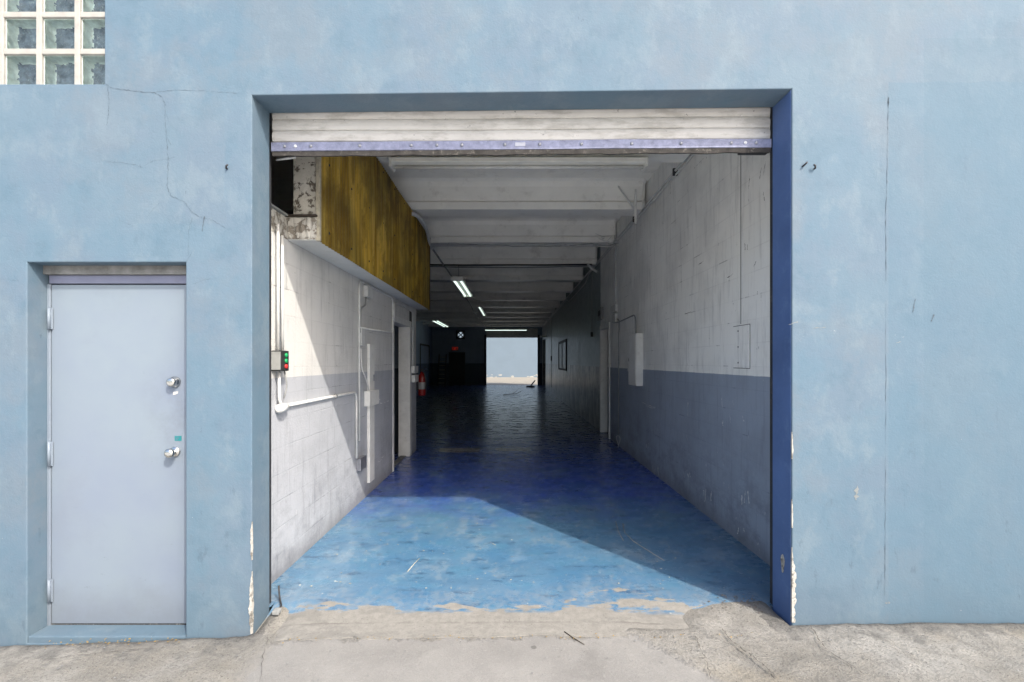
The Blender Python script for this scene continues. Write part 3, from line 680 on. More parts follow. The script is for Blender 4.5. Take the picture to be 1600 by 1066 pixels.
for (px, py, nm) in ((274, 597, 'deadbolt'), (274, 706, 'doorknob')):
    p = dd(px, py); mb = MB()
    mb.lathe(p, (0, -1, 0), [(0, .034), (.006, .034), (.010, .026), (.012, .014), (.030, .013), (.036, .026), (.046, .031), (.058, .030), (.066, .022), (.068, .006)] if nm == 'doorknob' else
             [(0, .036), (.012, .036), (.018, .030), (.030, .029), (.044, .027), (.048, .020), (.049, .004)], 24)
    mb.build(nm, 'chrome', door)
p = dd(274, 614); mb = MB(); mb.prism([p + Vector(q) for q in ((-.014, -.001, -.014), (.016, -.001, -.006), (.020, -.001, .010), (-.012, -.001, .006))], (0, -.0012, 0)); mb.build('paper_scrap', 'sticker_white', door)
p = dd(278.5, 685); mb = MB(); mb.box(p.x - .022, p.x + .022, DY - .0022, DY - .0005, p.z - .016, p.z + .016); mb.build('sticker', 'sticker_teal', door)
mb = MB(); 
for k in range(3): mb.box(p.x - .016, p.x + .012 - .006 * k, DY - .0032, DY - .0024, p.z + .007 - .009 * k, p.z + .010 - .009 * k)
mb.build('sticker_print', 'facade', door)
for (y0, y1) in ((482, 515), (690, 728), (905, 940)):
    a, c = dd(77, y0), dd(77, y1); mb = MB()
    mb.box(-3.022, -2.985, DY - .010, DY - .004, c.z, a.z, .002)
    mb.tube([(-3.003, DY - .014, c.z), (-3.003, DY - .014, a.z)], .008, 10)
    mb.build('hinge', 'door_paint', door)
mb = MB(); mb.box(-3.005, -2.07, DY + .004, DY + .02, -0.060, -0.050); mb.build('door_sweep', 'rubber', door)

# roller shutter, rolled nearly all the way up
SLO = 0.026 / 3.37
def tilt(mb):
    for v in mb.b.verts: v.co.z += (v.co.x - 0.06) * SLO
    return mb
SY = 3.062
mb = MB(); z0 = 3.148; prf = []
nsl = 9
for k in range(nsl):
    zb = z0 + k * 0.0755
    for (t, o) in ((0.0, .010), (0.05, .003), (0.10, .000), (0.35, -.004), (0.65, -.004), (0.90, .000), (0.95, .003)):
        prf.append((SY + o, zb + t * 0.0755))
prf.append((SY + .010, z0 + nsl * 0.0755))
xsn = axis_steps([(-1.612, 1.736, 0.08)])
g_ = [[mb.b.verts.new((x, y, z + 0.005 * mno.noise((x * 1.3, z * .5, 7)) + .002 * mno.noise((x * 6, z * 2, 1)))) for x in xsn] for (y, z) in prf]
for j in range(len(prf) - 1):
    for i in range(len(xsn) - 1): mb.b.faces.new((g_[j][i], g_[j][i + 1], g_[j + 1][i + 1], g_[j + 1][i]))
gb_ = [[mb.b.verts.new((x, SY + .022, z)) for x in (xsn[0], xsn[-1])] for z in (prf[0][1], prf[-1][1])]
mb.b.faces.new((gb_[0][0], gb_[0][1], gb_[1][1], gb_[1][0]))
shut = tilt(mb).build('roller_shutter', 'slat_white', fac)
mb = MB(); n = 28; L = []
for i in range(n + 1):
    x = -1.615 + 3.354 * i / n; wz = 0.004 * mno.noise((x * 2.1, 3, 3)); L.append([mb.b.verts.new((x, y, z + wz)) for (y, z) in ((SY - .012, 3.086), (SY - .012, 3.142), (SY + .004, 3.146), (SY + .03, 3.146), (SY + .03, 3.082), (SY - .004, 3.082))])
for a, c in zip(L[:-1], L[1:]):
    for i in range(6): mb.b.faces.new((a[i], a[(i + 1) % 6], c[(i + 1) % 6], c[i]))
mb.b.faces.new(L[0]); mb.b.faces.new(list(reversed(L[-1])))
tilt(mb).build('bottom_bar', 'bar_lavender', shut)
mb = MB(); L = []
for i in range(n * 2 + 1):
    x = -1.612 + 3.348 * i / (n * 2); wz = 0.007 * mno.noise((x * 5, 1, 3)) + .004 * mno.noise((x * 19, 1, 3)) - .007 * (1 - abs(x) / 1.7)*0.2
    L.append([mb.b.verts.new((x, y, z)) for (y, z) in ((SY - .008, 3.083), (SY + .024, 3.083), (SY + .020, 3.058 + wz), (SY - .002, 3.054 + wz))])
for a, c in zip(L[:-1], L[1:]):
    for i in range(4): mb.b.faces.new((a[i], a[(i + 1) % 4], c[(i + 1) % 4], c[i]))
tilt(mb).build('rubber_seal', 'rubber', shut)
for k, px in enumerate((446, 463, 487, 563, 643, 683, 722, 789, 843, 908, 986, 1063, 1141, 1163, 1180)):
    x = (px - CX) / F * SY; mb = MB()
    mb.lathe((x, SY - .011, 3.114), (0, -1, 0), [(0, .011), (.004, .011), (.008, .008), (.010, .003)], 12)
    tilt(mb).build('bolt', 'bolt_light' if px in (463, 1163) else 'bolt_steel', shut)
mb = MB(); mb.box(.02, .09, SY - .0145, SY - .0125, 3.102, 3.128, .001); tilt(mb).build('nameplate', 'bolt_steel', shut)
for (xa, xb) in ((-1.70, -1.646), (1.764, 1.790)):
    mb = MB(); mb.box(xa, xb, 3.054, 3.115, 0.0, 3.75, .003); mb.build('guide_rail', 'steel_dark', fac)
mb = MB(); mb.tube([(-1.7, 3.28, 3.95), (1.9, 3.28, 3.95)], .17, 20); mb.build('shutter_drum', 'slat_white', shut)
mb = MB(); p = D(1175, 240, 3.13); mb.box(p.x - .10, p.x + .09, 3.10, 3.13, p.z - .012, p.z + .004); mb.build('stop_bracket', 'steel_dark', shut)
mb = MB(); a, c = D(432, 250, 3.14), D(462, 246, 3.14); mb.tube([a, c], .008, 6); mb.build('stop_rod', 'conduit_white', shut)

# ------------------------------------------------------------------ ceiling
SLABZ, BZ = 4.42, 3.98
ceil = thing('concrete_ceiling', 'white painted concrete ceiling with a row of tapered beams, darkening towards the rear', 'ceiling', (0, 3.05, BZ))
mb = MB(); mb.box(-5.9, 2.4, 3.052, 31.5, SLABZ, SLABZ + 0.14); mb.build('roof_deck', 'ceiling_paint', ceil)
BY = [4.98, 6.94, 8.88, 10.85, 12.95, 15.05, 17.15, 19.3, 21.5, 23.8, 26.0, 28.2, 30.2]
for y in BY:
    mb = MB(); prof = [(y - .10, SLABZ + .002), (y - .045, SLABZ - .03), (y - .02, SLABZ - .10), (y + .002, BZ + .135), (y + .045, BZ + .132), (y + .045, BZ + .108), (y - .004, BZ + .105), (y - .004, BZ + .006), (y, BZ), (y + .324, BZ), (y + .33, BZ + .006), (y + .33, BZ + .11), (y + .35, SLABZ - .10), (y + .375, SLABZ - .03), (y + .43, SLABZ + .002)]
    xa, xb = -5.6, 1.985
    A = [mb.b.verts.new((xa, p, z)) for p, z in prof]; B = [mb.b.verts.new((xb, p, z)) for p, z in prof]
    Cc = [mb.b.verts.new((xb + .055, p + (.165 + y - p) * .25, z + (.05 if z < SLABZ - .05 else .0))) for p, z in prof]
    for P, Q in ((A, B), (B, Cc)):
        for i in range(len(prof) - 1): mb.b.faces.new((P[i], P[i + 1], Q[i + 1], Q[i]))
    mb.b.faces.new(A); mb.b.faces.new(list(reversed(Cc)))
    mb.build('beam', 'ceiling_paint', ceil)

# ------------------------------------------------------------------ interior walls
rw = thing('block_wall', 'long painted block wall, pale grey above slate blue, with a white framed doorway', 'wall', (RX, 3.05, 0))
rh = [(9.67, 10.66, -1, 2.44), (28.2, 30.9, -1, 3.1)]
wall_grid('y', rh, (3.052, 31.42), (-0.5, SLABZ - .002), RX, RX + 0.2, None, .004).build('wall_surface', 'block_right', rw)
mb = MB(); y0, y1 = 9.67, 10.66
mb.box(RX - .02, RX + .15, y1 - .06, y1 + .03, .012, 2.49, .004); mb.box(RX - .02, RX + .15, y0 - .03, y0 + .06, .012, 2.49, .004); mb.box(RX - .018, RX + .148, y0 + .062, y1 - .062, 2.39, 2.488, .004)
mb.build('door_frame', 'white_paint', rw)
mb = MB(); mb.box(RX + .2, RX + 1.4, 9.1, 11.3, .0, .005); mb.box(RX + 1.4, RX + 1.45, 9.1, 11.3, 0, 2.8); mb.box(RX + .21, RX + 1.4, 9.05, 9.1, 0, 2.8); mb.box(RX + .21, RX + 1.4, 11.3, 11.35, 0, 2.8); mb.box(RX + .21, RX + 1.45, 9.05, 11.35, 2.8, 2.85)
mb.build('closet_lining', 'door_dark', rw)
mb = MB(); mb.box(RX + .2, RX + 1.2, 28.0, 31.2, -.01, .004); mb.box(RX + 1.2, RX + 1.25, 28, 31.2, 0, 3.4); mb.box(RX + .21, RX + 1.2, 27.95, 28, 0, 3.4); mb.box(RX + .21, RX + 1.2, 31.2, 31.25, 0, 3.4); mb.box(RX + .21, RX + 1.25, 27.95, 31.25, 3.4, 3.45)
mb.build('closet_lining', 'door_dark', rw)
a, c = RW(1172, 507), RW(1147, 578)
mb = MB(); mb.box(RX - .008, RX - .001, a.y, c.y, c.z + .02, a.z, .003); acc = mb.build('access_panel', 'block_right', rw)
mb = MB(); mb.box(RX - .004, RX - .0008, a.y - .005, c.y + .005, c.z + .015, a.z + .005); mb.build('panel_gap', 'steel_dark', acc)
for q in (.12, .5, .88):
    mb = MB(); mb.lathe((RX - .008, (a.y + c.y) / 2 + .05, c.z + .02 + (a.z - c.z - .02) * q), (-1, 0, 0), [(0, .008), (.003, .007), (.004, .002)], 10); mb.build('screw', 'steel_dark', acc)
mb = MB(); yj = RW(1158, 400).y; mb.box(RX - .005, RX - .001, yj - .004, yj + .004, 2.0, 3.9); mb.build('seam_strip', 'conduit_grey', rw)
rr = random.Random(21)
def scrape(px, py, dx, dy, wd, mat, f=RW, nrm=(-1, 0, 0), par=None):
    strip([f(px, py), f(px + dx * .5, py + dy * .5 + 1), f(px + dx, py + dy)], wd, nrm, .004, 4, .0022).build('scrape_mark', mat, par or rw)
for (px, py, n_, sx, sy) in ((1100, 763, 5, 14, 20), (1158, 765, 4, 14, 22), (1020, 726, 4, 10, 18), (1006, 690, 3, 8, 14), (1068, 735, 3, 10, 12), (1150, 822, 3, 16, 16), (1118, 655, 2, 12, 10)):
    for k in range(n_):
        x, y = px + rr.uniform(0, sx), py + rr.uniform(0, sy * .4); scrape(x, y, rr.uniform(-2, 2), rr.uniform(.4, 1) * sy, rr.uniform(.006, .016), 'white_paint')
for (px, py, dx, dy) in ((1003, 628, 22, 9), (1010, 634, 14, 4), (1075, 628, 0, 22), (1128, 622, 1, 14), (1160, 650, 3, 9)): scrape(px, py, dx, dy, .006, 'white_paint')
for (px, py, dx, dy) in ((1197, 252, -4, 22), (1190, 262, -3, 18), (1193, 300, 2, 14), (1172, 275, -2, 20), (1164, 380, 1, 12), (1168, 382, 0, 9), (1182, 408, -4, 8), (1184, 455, -1, 5), (1146, 428, -10, 6), (1100, 407, -9, 7), (1080, 487, -10, 3), (1048, 286, 0, 18)): scrape(px, py, dx, dy, .006, 'steel_dark')
# boarded window deep in the wall
mb = MB(); mb.box(RX - .03, RX - .001, 17.3, 17.45, 1.30, 2.52, .004); mb.box(RX - .03, RX - .001, 20.0, 20.15, 1.30, 2.52, .004); mb.box(RX - .03, RX - .001, 17.455, 19.995, 2.42, 2.52, .004); mb.box(RX - .03, RX - .001, 17.455, 19.995, 1.30, 1.38, .004); mb.box(RX - .028, RX - .001, 18.7, 18.8, 1.385, 2.415)
bw = mb.build('window_frame', 'steel_dark', rw)
mb = MB(); mb.box(RX - .012, RX - .0015, 17.455, 18.695, 1.385, 2.415); mb.box(RX - .012, RX - .0015, 18.805, 19.995, 1.385, 2.415); mb.build('window_board', 'block_right', bw)

pw = thing('partition_wall', 'low white and blue grey block partition with a doorway, sunlit at its near end', 'wall', (LX, 3.05, 0))
PH, PEND = 2.63, 8.45
y0, y1 = LW(615, 600).y, LW(640, 600).y
ph = [(y0, y1, -1, 2.30)]
wall_grid('y', ph, (3.052, PEND), (-0.5, PH - .002), LX - 0.17, LX, None, .005).build('wall_surface', 'block_left', pw)
mb = MB(); mb.box(LX - .19, LX + .012, y1 - .02, y1 + .10, .012, 2.36, .004); mb.box(LX - .19, LX + .008, y0 - .06, y0 + .012, .012, 2.36, .004); mb.box(LX - .188, LX + .010, y0 + .014, y1 - .022, 2.26, 2.36, .004)
mb.build('door_frame', 'white_paint', pw)
mb = MB(); mb.box(LX - .15, LX - .05, y0 + .02, y1 - .03, 0.0135, .03, .004); mb.build('threshold', 'mortar_grey', pw)
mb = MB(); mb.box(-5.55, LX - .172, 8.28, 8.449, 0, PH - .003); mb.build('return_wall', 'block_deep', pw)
mb = MB(); mb.box(LX - .95, LX - .905, y0 - .3, y1 + .5, 0.014, 2.2); mb.build('inner_board', 'block_deep', pw)

for (px, py, dx, dy, wd) in ((591, 622, 3, 3, .014), (593, 629, 4, 1, .022), (599, 629, 3, -1, .012), (604, 627, 3, -1, .010), (590, 722, 6, -4, .010), (596, 715, 4, -3, .008)): scrape(px, py, dx, dy, wd, 'white_paint', LW, (1, 0, 0), pw)
lf = thing('storage_loft', 'boxed storage loft clad in amber corrugated fibreglass above the partition wall', 'loft', (-1.54, 3.61, PH))
LF0, LFX = 3.61, -1.545
mb = MB(); mb.box(-5.55, LFX - .004, LF0, PEND, PH + .002, PH + .185); mb.build('loft_floor', 'peel_drywall', lf)
mb = MB()
ny = 24; 
for k in range(14):
    xa = LX + .004 + k * 0.0165; mb.box(xa, xa + .0145, LF0 + .002, PEND - .002, PH - .008, PH + .0015)
mb.build('soffit_boards', 'soffit', lf)
mb = MB(); yA, yB, zA, zB = LF0 + .03, PEND, PH - .015, 3.965; nseg = 560
zz = [zA, zA + .3, zA + .7, zB]
gv = []
for z in zz:
    gv.append([mb.b.verts.new((LFX + 0.012 + 0.007 * math.sin(2 * math.pi * 76 * i / nseg) + .012 * mno.noise((i * .012, z, 2)), yA + (yB - yA) * i / nseg, z)) for i in range(nseg + 1)])
for j in range(len(zz) - 1):
    for i in range(nseg):
        f = mb.b.faces.new((gv[j][i], gv[j][i + 1], gv[j + 1][i + 1], gv[j + 1][i])); f.smooth = True
fg = mb.build('fibreglass_sheet', 'fiberglass', lf)
so_ = fg.modifiers.new('thickness', 'SOLIDIFY'); so_.thickness = 0.003
for k in range(2):
    yy = 5.3 + 1.75 * k; mb = MB(); mb.box(LFX + .018, LFX + .024, yy, yy + .018, PH - .012, 3.962, .002); mb.build('sheet_overlap', 'fiberglass', lf)
for zq in (PH + .10, 3.30, 3.90):
    for k in range(9):
        mb = MB(); mb.lathe((LFX + .018, 3.8 + .53 * k, zq), (1, 0, 0), [(0, .012), (.004, .011), (.007, .004)], 8); mb.build('fixing_screw', 'steel_dark', lf)
mb = MB(); mb.box(LFX - .012, LFX + .022, LF0 - .005, LF0 + .028, PH - .012, 3.965, .003); mb.build('edge_trim', 'straw', lf)
mb = MB(); mb.box(LFX - .015, LFX + .024, PEND + .002, PEND + .03, PH - .012, 3.965, .003); mb.build('edge_trim', 'wood_dark', lf)
mb = MB(); mb.box(-1.742, LFX - .014, LF0 + .012, LF0 + .034, PH + .188, 3.968, .003); 
b0 = mb.build('end_board', 'peel_white', lf)
mb = MB(); mb.box(-5.5, LFX - .02, PEND - .05, PEND - .02, PH + .19, 3.968); mb.build('rear_board', 'peel_white', lf)
for k in range(3):
    mb = MB(); yy = 4.9 + 1.25 * k; mb.box(LFX - .08, LFX - .012, yy, yy + .045, PH + .188, 3.96); mb.build('stud', 'straw', lf)
# torn drywall face and ledge at its front
mb = MB(); n = 40; L = []
for i in range(n + 1):
    x = -1.775 + .228 * i / n
    L.append((mb.b.verts.new((x, LF0 - .006 - .012 * abs(mno.noise((x * 30, 0, 1))), PH + .170 + .006 * mno.noise((x * 40, 2, 2)))), mb.b.verts.new((x, LF0 - .010 - .03 * abs(mno.noise((x * 22, 3, 1))), PH + .09 + .01 * mno.noise((x * 30, 5, 2)))), mb.b.verts.new((x, LF0 - .008 - .02 * abs(mno.noise((x * 35, 7, 1))), PH + .004 + .02 * mno.noise((x * 50, 8, 2))))))
for a, c in zip(L[:-1], L[1:]):
    for i in (0, 1): mb.b.faces.new((a[i], a[i + 1], c[i + 1], c[i]))
tf = mb.build('torn_drywall', 'peel_drywall', lf); tf.modifiers.new('thickness', 'SOLIDIFY').thickness = -.005
mb = MB(); mb.box(-1.80, LFX + .004, LF0 - .03, LF0 + .010, PH + .174, PH + .190, .003); mb.build('ledge', 'wood_dark', lf)
mb = MB(); mb.box(LX - .165, LX - .002, 3.054, LF0 - .002, PH, PH + .17); mb.build('wall_cap', 'peel_drywall', lf)
mb = MB(); mb.box(LX - .02, LX + .022, 3.054, LF0 - .032, PH + .172, PH + .188, .003); mb.build('ledge', 'conduit_grey', lf)

sw = thing('side_wall', 'far two tone side wall beyond the partition, dim blue over dark blue', 'wall', (-5.55, 3.05, 0))
mb = MB(); mb.box(-5.75, -5.55, 3.052, 31.42, -.5, SLABZ - .002); mb.build('wall_surface', 'block_side', sw)
mb = MB(); mb.box(-5.549, -5.51, 27.4, 27.52, .012, 2.75); mb.box(-5.549, -5.51, 30.3, 30.42, .012, 2.75); mb.box(-5.549, -5.512, 27.522, 30.298, 2.65, 2.75); mb.build('door_frame', 'steel_dark', sw)
bwl = thing('back_wall', 'rear end wall with an open loading bay looking out on a bright alley', 'wall', (0, 31.42, 0))
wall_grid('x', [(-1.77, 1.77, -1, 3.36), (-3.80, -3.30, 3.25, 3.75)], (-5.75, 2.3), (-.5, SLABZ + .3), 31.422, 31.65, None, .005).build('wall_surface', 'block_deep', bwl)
mb = MB(); mb.box(-4.28, -3.31, 31.37, 31.42, .014, 2.22, .004); dk = mb.build('exit_door', 'door_dark', bwl)
mb = MB(); mb.lathe((-3.40, 31.37, 1.0), (0, -1, 0), [(0, .03), (.03, .02), (.05, .03), (.06, .01)], 12); mb.build('doorknob', 'chrome', dk)
mb = MB(); mb.box(-4.36, -4.282, 31.36, 31.421, .014, 2.30); mb.box(-3.308, -3.23, 31.36, 31.421, .014, 2.30); mb.box(-4.28, -3.31, 31.362, 31.421, 2.222, 2.30); mb.build('door_frame', 'steel_dark', bwl)
mb = MB(); mb.box(-1.90, -1.772, 31.34, 31.42, .014, 3.5); mb.box(1.772, 1.90, 31.34, 31.42, .014, 3.5); mb.build('guide_rail', 'steel_dark', bwl)
mb = MB()
for k in range(8): mb.box(-1.77, 1.77, 31.36, 31.39, 3.30 + k * .08, 3.376 + k * .08, .006)
mb.build('shutter_slats', 'slat_white', bwl)

aw = thing('alley_wall', 'weathered pale blue wall across the rear alley, seen through the far opening', 'wall', (0, 47.8, 0))
mb = MB(); mb.box(-30, 30, 47.8, 48.2, -.5, 6.5); mb.build('wall_surface', 'alley_wall', aw)
mb = MB(); r = random.Random(4)
for k in range(13):
    x = r.uniform(-3.2, 3.2); h = r.uniform(.03, .10); wv = r.uniform(.05, .25); z = r.uniform(.0, .28) if k < 13 else r.uniform(.4, 2.5)
    mb.prism([(x + wv * math.cos(t) * (1 + .3 * math.sin(3 * t + k)), 47.798, z + h * math.sin(t)) for t in [q * math.pi / 5 for q in range(10)]], (0, -.01, 0))
mb.build('bare_plaster_marks', 'chip_plaster', aw)

# ------------------------------------------------------------------ lamps
def fixture(name, label, loc, ln, along, wd, tubes, lit, group, drop=0.0):
    """along: 'x' or 'y'; the base point is the middle of its top"""
    t = thing(name, label, 'lamp', loc, group); x, y, z = loc
    def bx(mb, u0, u1, v0, v1, z0, z1, bev=.002):
        if along == 'x': mb.box(x + u0, x + u1, y + v0, y + v1, z + z0, z + z1, bev)
        else: mb.box(x + v0, x + v1, y + u0, y + u1, z + z0, z + z1, bev)
    mb = MB(); bx(mb, -ln / 2, ln / 2, -wd / 2, wd / 2, -.055, 0, .006); mb.build('lamp_housing', 'lamp_metal', t)
    for s in (-1, 1):
        mb = MB(); bx(mb, s * (ln / 2 + .001), s * (ln / 2 - .03), -wd / 2 - .006, wd / 2 + .006, -.10, -.002, .003) if s < 0 else bx(mb, ln / 2 - .03, ln / 2 + .001, -wd / 2 - .006, wd / 2 + .006, -.10, -.002, .003)
        mb.build('end_cap', 'lamp_metal', t)
    for k in range(tubes):
        v = 0 if tubes == 1 else (-.28 + .56 * k / (tubes - 1)) * wd
        a, c = (-ln / 2 + .03, ln / 2 - .03)
        pts = [(x + a, y + v, z - .08), (x + c, y + v, z - .08)] if along == 'x' else [(x + v, y + a, z - .08), (x + v, y + c, z - .08)]
        mb = MB(); mb.tube(pts, .02, 12); mb.build('tube', 'tube_lit' if lit else 'white_paint', t)
    if drop:
        for u in (-ln * .35, ln * .35):
            p = (x, y + u, z) if along == 'y' else (x + u, y, z)
            mb = MB(); mb.tube([p, (p[0], p[1], z + drop)], .006, 6); mb.build('hanger', 'conduit_grey', t)
    return t
fixture('strip_light', 'long unlit strip light under the nearest beam, just inside the bay', ((810 - CX) / F * 5.1, 5.12, BZ - .055), 2.87, 'x', .16, 1, False, 'strip lights on the ceiling')
fixture('strip_light', 'twin tube strip light hanging at the end of the amber loft', (-1.275, 11.8, 3.62), 2.6, 'y', .27, 2, True, 'strip lights on the ceiling', BZ - 3.62)
fixture('strip_light', 'small strip light beside the ceiling conduit, half way down the hall', (-1.345, 20.2, 3.96), 3.6, 'y', .2, 1, True, 'strip lights on the ceiling', BZ - 3.96)
fixture('strip_light', 'twin tube strip light in the dark corner bay near the round fan', (-4.15, 26.4, 3.92), 4.4, 'y', .36, 2, True, 'strip lights on the ceiling', BZ - 3.92)
fixture('strip_light', 'strip light crosswise just above the rear opening', (-.39, 29.2, 3.74), 2.7, 'x', .16, 1, True, 'strip lights on the ceiling', BZ - 3.74 + .3)

t = thing('exit_sign', 'dim red exit sign above the dark rear door', 'sign', (-3.92, 31.36, 2.42))
mb = MB(); mb.box(-4.15, -3.69, 31.30, 31.421, 2.42, 2.68, .01); mb.build('sign_box', 'plastic_dark', t)
mb = MB(); X0 = -4.09
def bar(x0, x1, z0, z1): mb.box(X0 + x0, X0 + x1, 31.290, 31.299, 2.45 + z0, 2.45 + z1)
bar(0, .018, 0, .2); bar(.018, .075, 0, .022); bar(.018, .065, .09, .11); bar(.018, .075, .178, .2)
for s in (1, -1): mb.prism([(X0 + .14 - s * .035 - .011, 31.291, 2.45), (X0 + .14 - s * .035 + .011, 31.291, 2.45), (X0 + .14 + s * .035 + .011, 31.291, 2.65), (X0 + .14 + s * .035 - .011, 31.291, 2.65)], (0, .0075 + .001 * s, 0))
bar(.215, .235, 0, .2); bar(.275, .365, .178, .2); bar(.31, .33, 0, .178)
mb.build('lettering', 'exit_red', t)

t = thing('exhaust_fan', 'round exhaust fan set in the dark rear wall, daylight showing between its blades', 'fan', (-3.55, 31.42, 3.5))
c0 = Vector((-3.55, 31.40, 3.50))
mb = MB(); ro = []; ri = []
for k in range(32):
    a = 2 * math.pi * k / 32; q = .30 / max(abs(math.cos(a)), abs(math.sin(a)))
    ro.append(mb.b.verts.new(c0 + Vector((q * math.cos(a), 0, q * math.sin(a))))); ri.append(mb.b.verts.new(c0 + Vector((.19 * math.cos(a), 0, .19 * math.sin(a)))))
r2 = [mb.b.verts.new(v.co + Vector((0, .12, 0))) for v in ri]
for k in range(32):
    j = (k + 1) % 32; mb.b.faces.new((ro[k], ro[j], ri[j], ri[k])); mb.b.faces.new((ri[k], ri[j], r2[j], r2[k]))
mb.build('shroud', 'plastic_dark', t)
mb = MB()
for k in range(4):
    a = k * math.pi / 2 + .75
    mb.prism([c0 + Vector((.04 * math.cos(a - .5), .06, .04 * math.sin(a - .5))), c0 + Vector((.22 * math.cos(a - .30), .05, .22 * math.sin(a - .30))), c0 + Vector((.225 * math.cos(a), .065, .225 * math.sin(a))), c0 + Vector((.22 * math.cos(a + .25), .08, .22 * math.sin(a + .25))), c0 + Vector((.04 * math.cos(a + .5), .07, .04 * math.sin(a + .5)))], (0, .006, 0))
mb.build('blades', 'plastic_dark', t)
mb = MB(); mb.lathe(c0 + Vector((0, -.02, 0)), (0, 1, 0), [(0, .03), (.02, .055), (.14, .055), (.16, .03)], 16); mb.tube([c0 + Vector((-.235, .11, 0)), c0 + Vector((.235, .11, 0))], .012, 6); mb.build('motor', 'plastic_dark', t)

# ------------------------------------------------------------------ things fixed to the partition wall
CO = 0.016
def LP(*pts, off=CO): return [LW(x, y, off) for x, y in pts]
def run(name, label, parts, loc, group='conduit runs'):
    t = thing(name, label, 'conduit', loc, group)
    for (nm, mat, mb) in parts: mb.build(nm, mat, t)
    return t
def wbox(px0, px1, py0, py1, dep, side='L', bev=.004):
    """box on an interior wall, measured at its edges; y from its near and far side"""
    f = LW if side == 'L' else RW
    a, c = f(px0, (py0 + py1) / 2), f(px1, (py0 + py1) / 2); ym = (a.y + c.y) / 2
    zt, zb = EYE + (HY - py0) / F * ym, EYE + (HY - py1) / F * ym
    ya, yb = sorted((a.y, c.y)); mb = MB()
    mb.box(*((LX + .001, LX + dep) if side == 'L' else (RX - dep, RX - .001)), ya, yb, zb, zt, bev, 2)
    return mb
def mkt(pts, r, n=8, rad=.06): return MB().tube(rnd(pts, rad), r, n)
za = 1.315
p0 = LW(445, 634, CO); p1 = LW(557, 611, CO)
run('conduit', 'white pipe running level across the sunlit block wall then down to an outlet',
    [('pipe', 'conduit_white', mkt([(LX + CO, p0.y, za), (LX + CO, p1.y, za), (LX + CO, p1.y, LW(559, 715, CO).z)], .013, 10, .10)),
     ('elbow', 'conduit_white', MB().lathe((LX + .03, p0.y - .13, za - .012), (0, 1, .08), [(0, .018), (.012, .034), (.075, .036), (.10, .026), (.14, .022), (.15, .014)], 14)),
     ('outlet_box', 'bolt_steel', wbox(557, 566, 714, 733, .05)),
     ('clip', 'conduit_grey', MB().box(LX + .001, LX + .034, p1.y - .62, p1.y - .60, za - .02, za + .02, .002))], (LX, p0.y, za))
yv = LW(559, 600, CO).y
ztop = PH - .03
yb_, zb_ = LW(612, 500).y, LW(612, 500).z
run('conduit', 'pale pipe rising full height beside the flat raceway, looping under the soffit',
    [('pipe', 'conduit_white', mkt([(LX + CO, yv + .05, LW(559, 690, CO).z), (LX + CO, yv + .05, ztop), (LX + CO, LW(612, 500).y, ztop), (LX + CO, LW(612, 500).y, LW(611, 520).z), (LX + CO, yv + .05, LW(565, 517).z + .03)], .012, 10, .12)),
     ('branch_pipe', 'conduit_grey', mkt([LW(572, 465, CO), LW(572, 476, CO), LW(564, 482, CO), LW(563, 500, CO), LW(563, 520, CO)], .009, 8, .05)),
     ('junction_box', 'conduit_white', wbox(568, 576, 448, 465, .05)),
     ('coupling', 'conduit_white', wbox(561, 566, 513, 540, .034))], (LX, yv, 0.6))
zr0, zr1 = LW(577, 752).z, LW(577, 538).z; yr0, yr1 = LW(573.5, 600).y, LW(581, 600).y
mb = MB(); mb.box(LX + .001, LX + .035, yr0, yr1, zr0, zr1, .003)
run('raceway', 'flat white cable raceway standing against the partition wall, with a switch box', [('channel', 'white_paint', mb), ('switch_box', 'white_paint', wbox(569, 584, 610, 633, .07)),
    ('cable', 'conduit_white', mkt([LW(564, 545, .03), LW(565, 575, .03), LW(572, 592, .05), LW(577, 612, .05)], .007, 8, .05)),
    ('box_lever', 'bolt_steel', MB().box(LX + .07, LX + .085, yr0 + .02, yr0 + .04, 1.42, 1.50, .002))], (LX, yr0, zr0))
yd = LW(645, 560).y
run('conduit', 'pale pipe arching over the partition doorway down to two switch boxes',
    [('pipe', 'conduit_white', mkt([(LX + CO, LW(612.5, 500).y + .06, LW(613, 500).z), (LX + CO, LW(612.5, 500).y + .06, ztop - .05), (LX + CO, LW(643.5, 500).y, ztop - .05), (LX + CO, LW(643.5, 500).y, LW(645, 575).z)], .012, 10, .12)),
     ('switch_box', 'white_paint', wbox(642.5, 648.5, 572, 583, .06)), ('switch_box', 'white_paint', wbox(643, 649, 586, 597, .06)),
     ('number_plate', 'plastic_dark', wbox(639.5, 643, 487, 511, .004, bev=.001))], (LX, yd, 1.6))
# control station and its cables just inside the jamb
yc0 = 3.30
run('conduit', 'pair of white pipes dropping to the push button station inside the bay',
    [('pipe', 'conduit_white', mkt([(LX + .03, 3.405, LW(427, 350).z), (LX + .03, 3.405, 1.72)], .011, 8)),
     ('pipe', 'conduit_white', mkt([(LX + .03, 3.47, 2.62), (LX + .03, 3.47, 1.74)], .011, 8)),
     ('lower_pipe', 'conduit_white', mkt([(LX + .03, 3.42, 1.58), (LX + .03, 3.42, 1.36), (LX + .03, 3.50, 1.31)], .011, 8)),
     ('cord', 'conduit_grey', mkt([(LX + .05, 3.46, 1.59), (LX + .06, 3.485, 1.47), (LX + .05, 3.45, 1.38)], .005, 6))], (LX, 3.405, 1.3))
t = thing('push_button_station', 'dark push button box with green and red buttons for the shutter', 'control box', (LX, 3.38, 1.6))
zc1, zc0 = EYE + (HY - 548) / F * 3.42, EYE + (HY - 580) / F * 3.42
mb = MB(); mb.box(LX + .001, LX + .075, 3.36, 3.48, zc0, zc1, .006, 2); bx_ = mb.build('housing', 'plastic_dark', t)
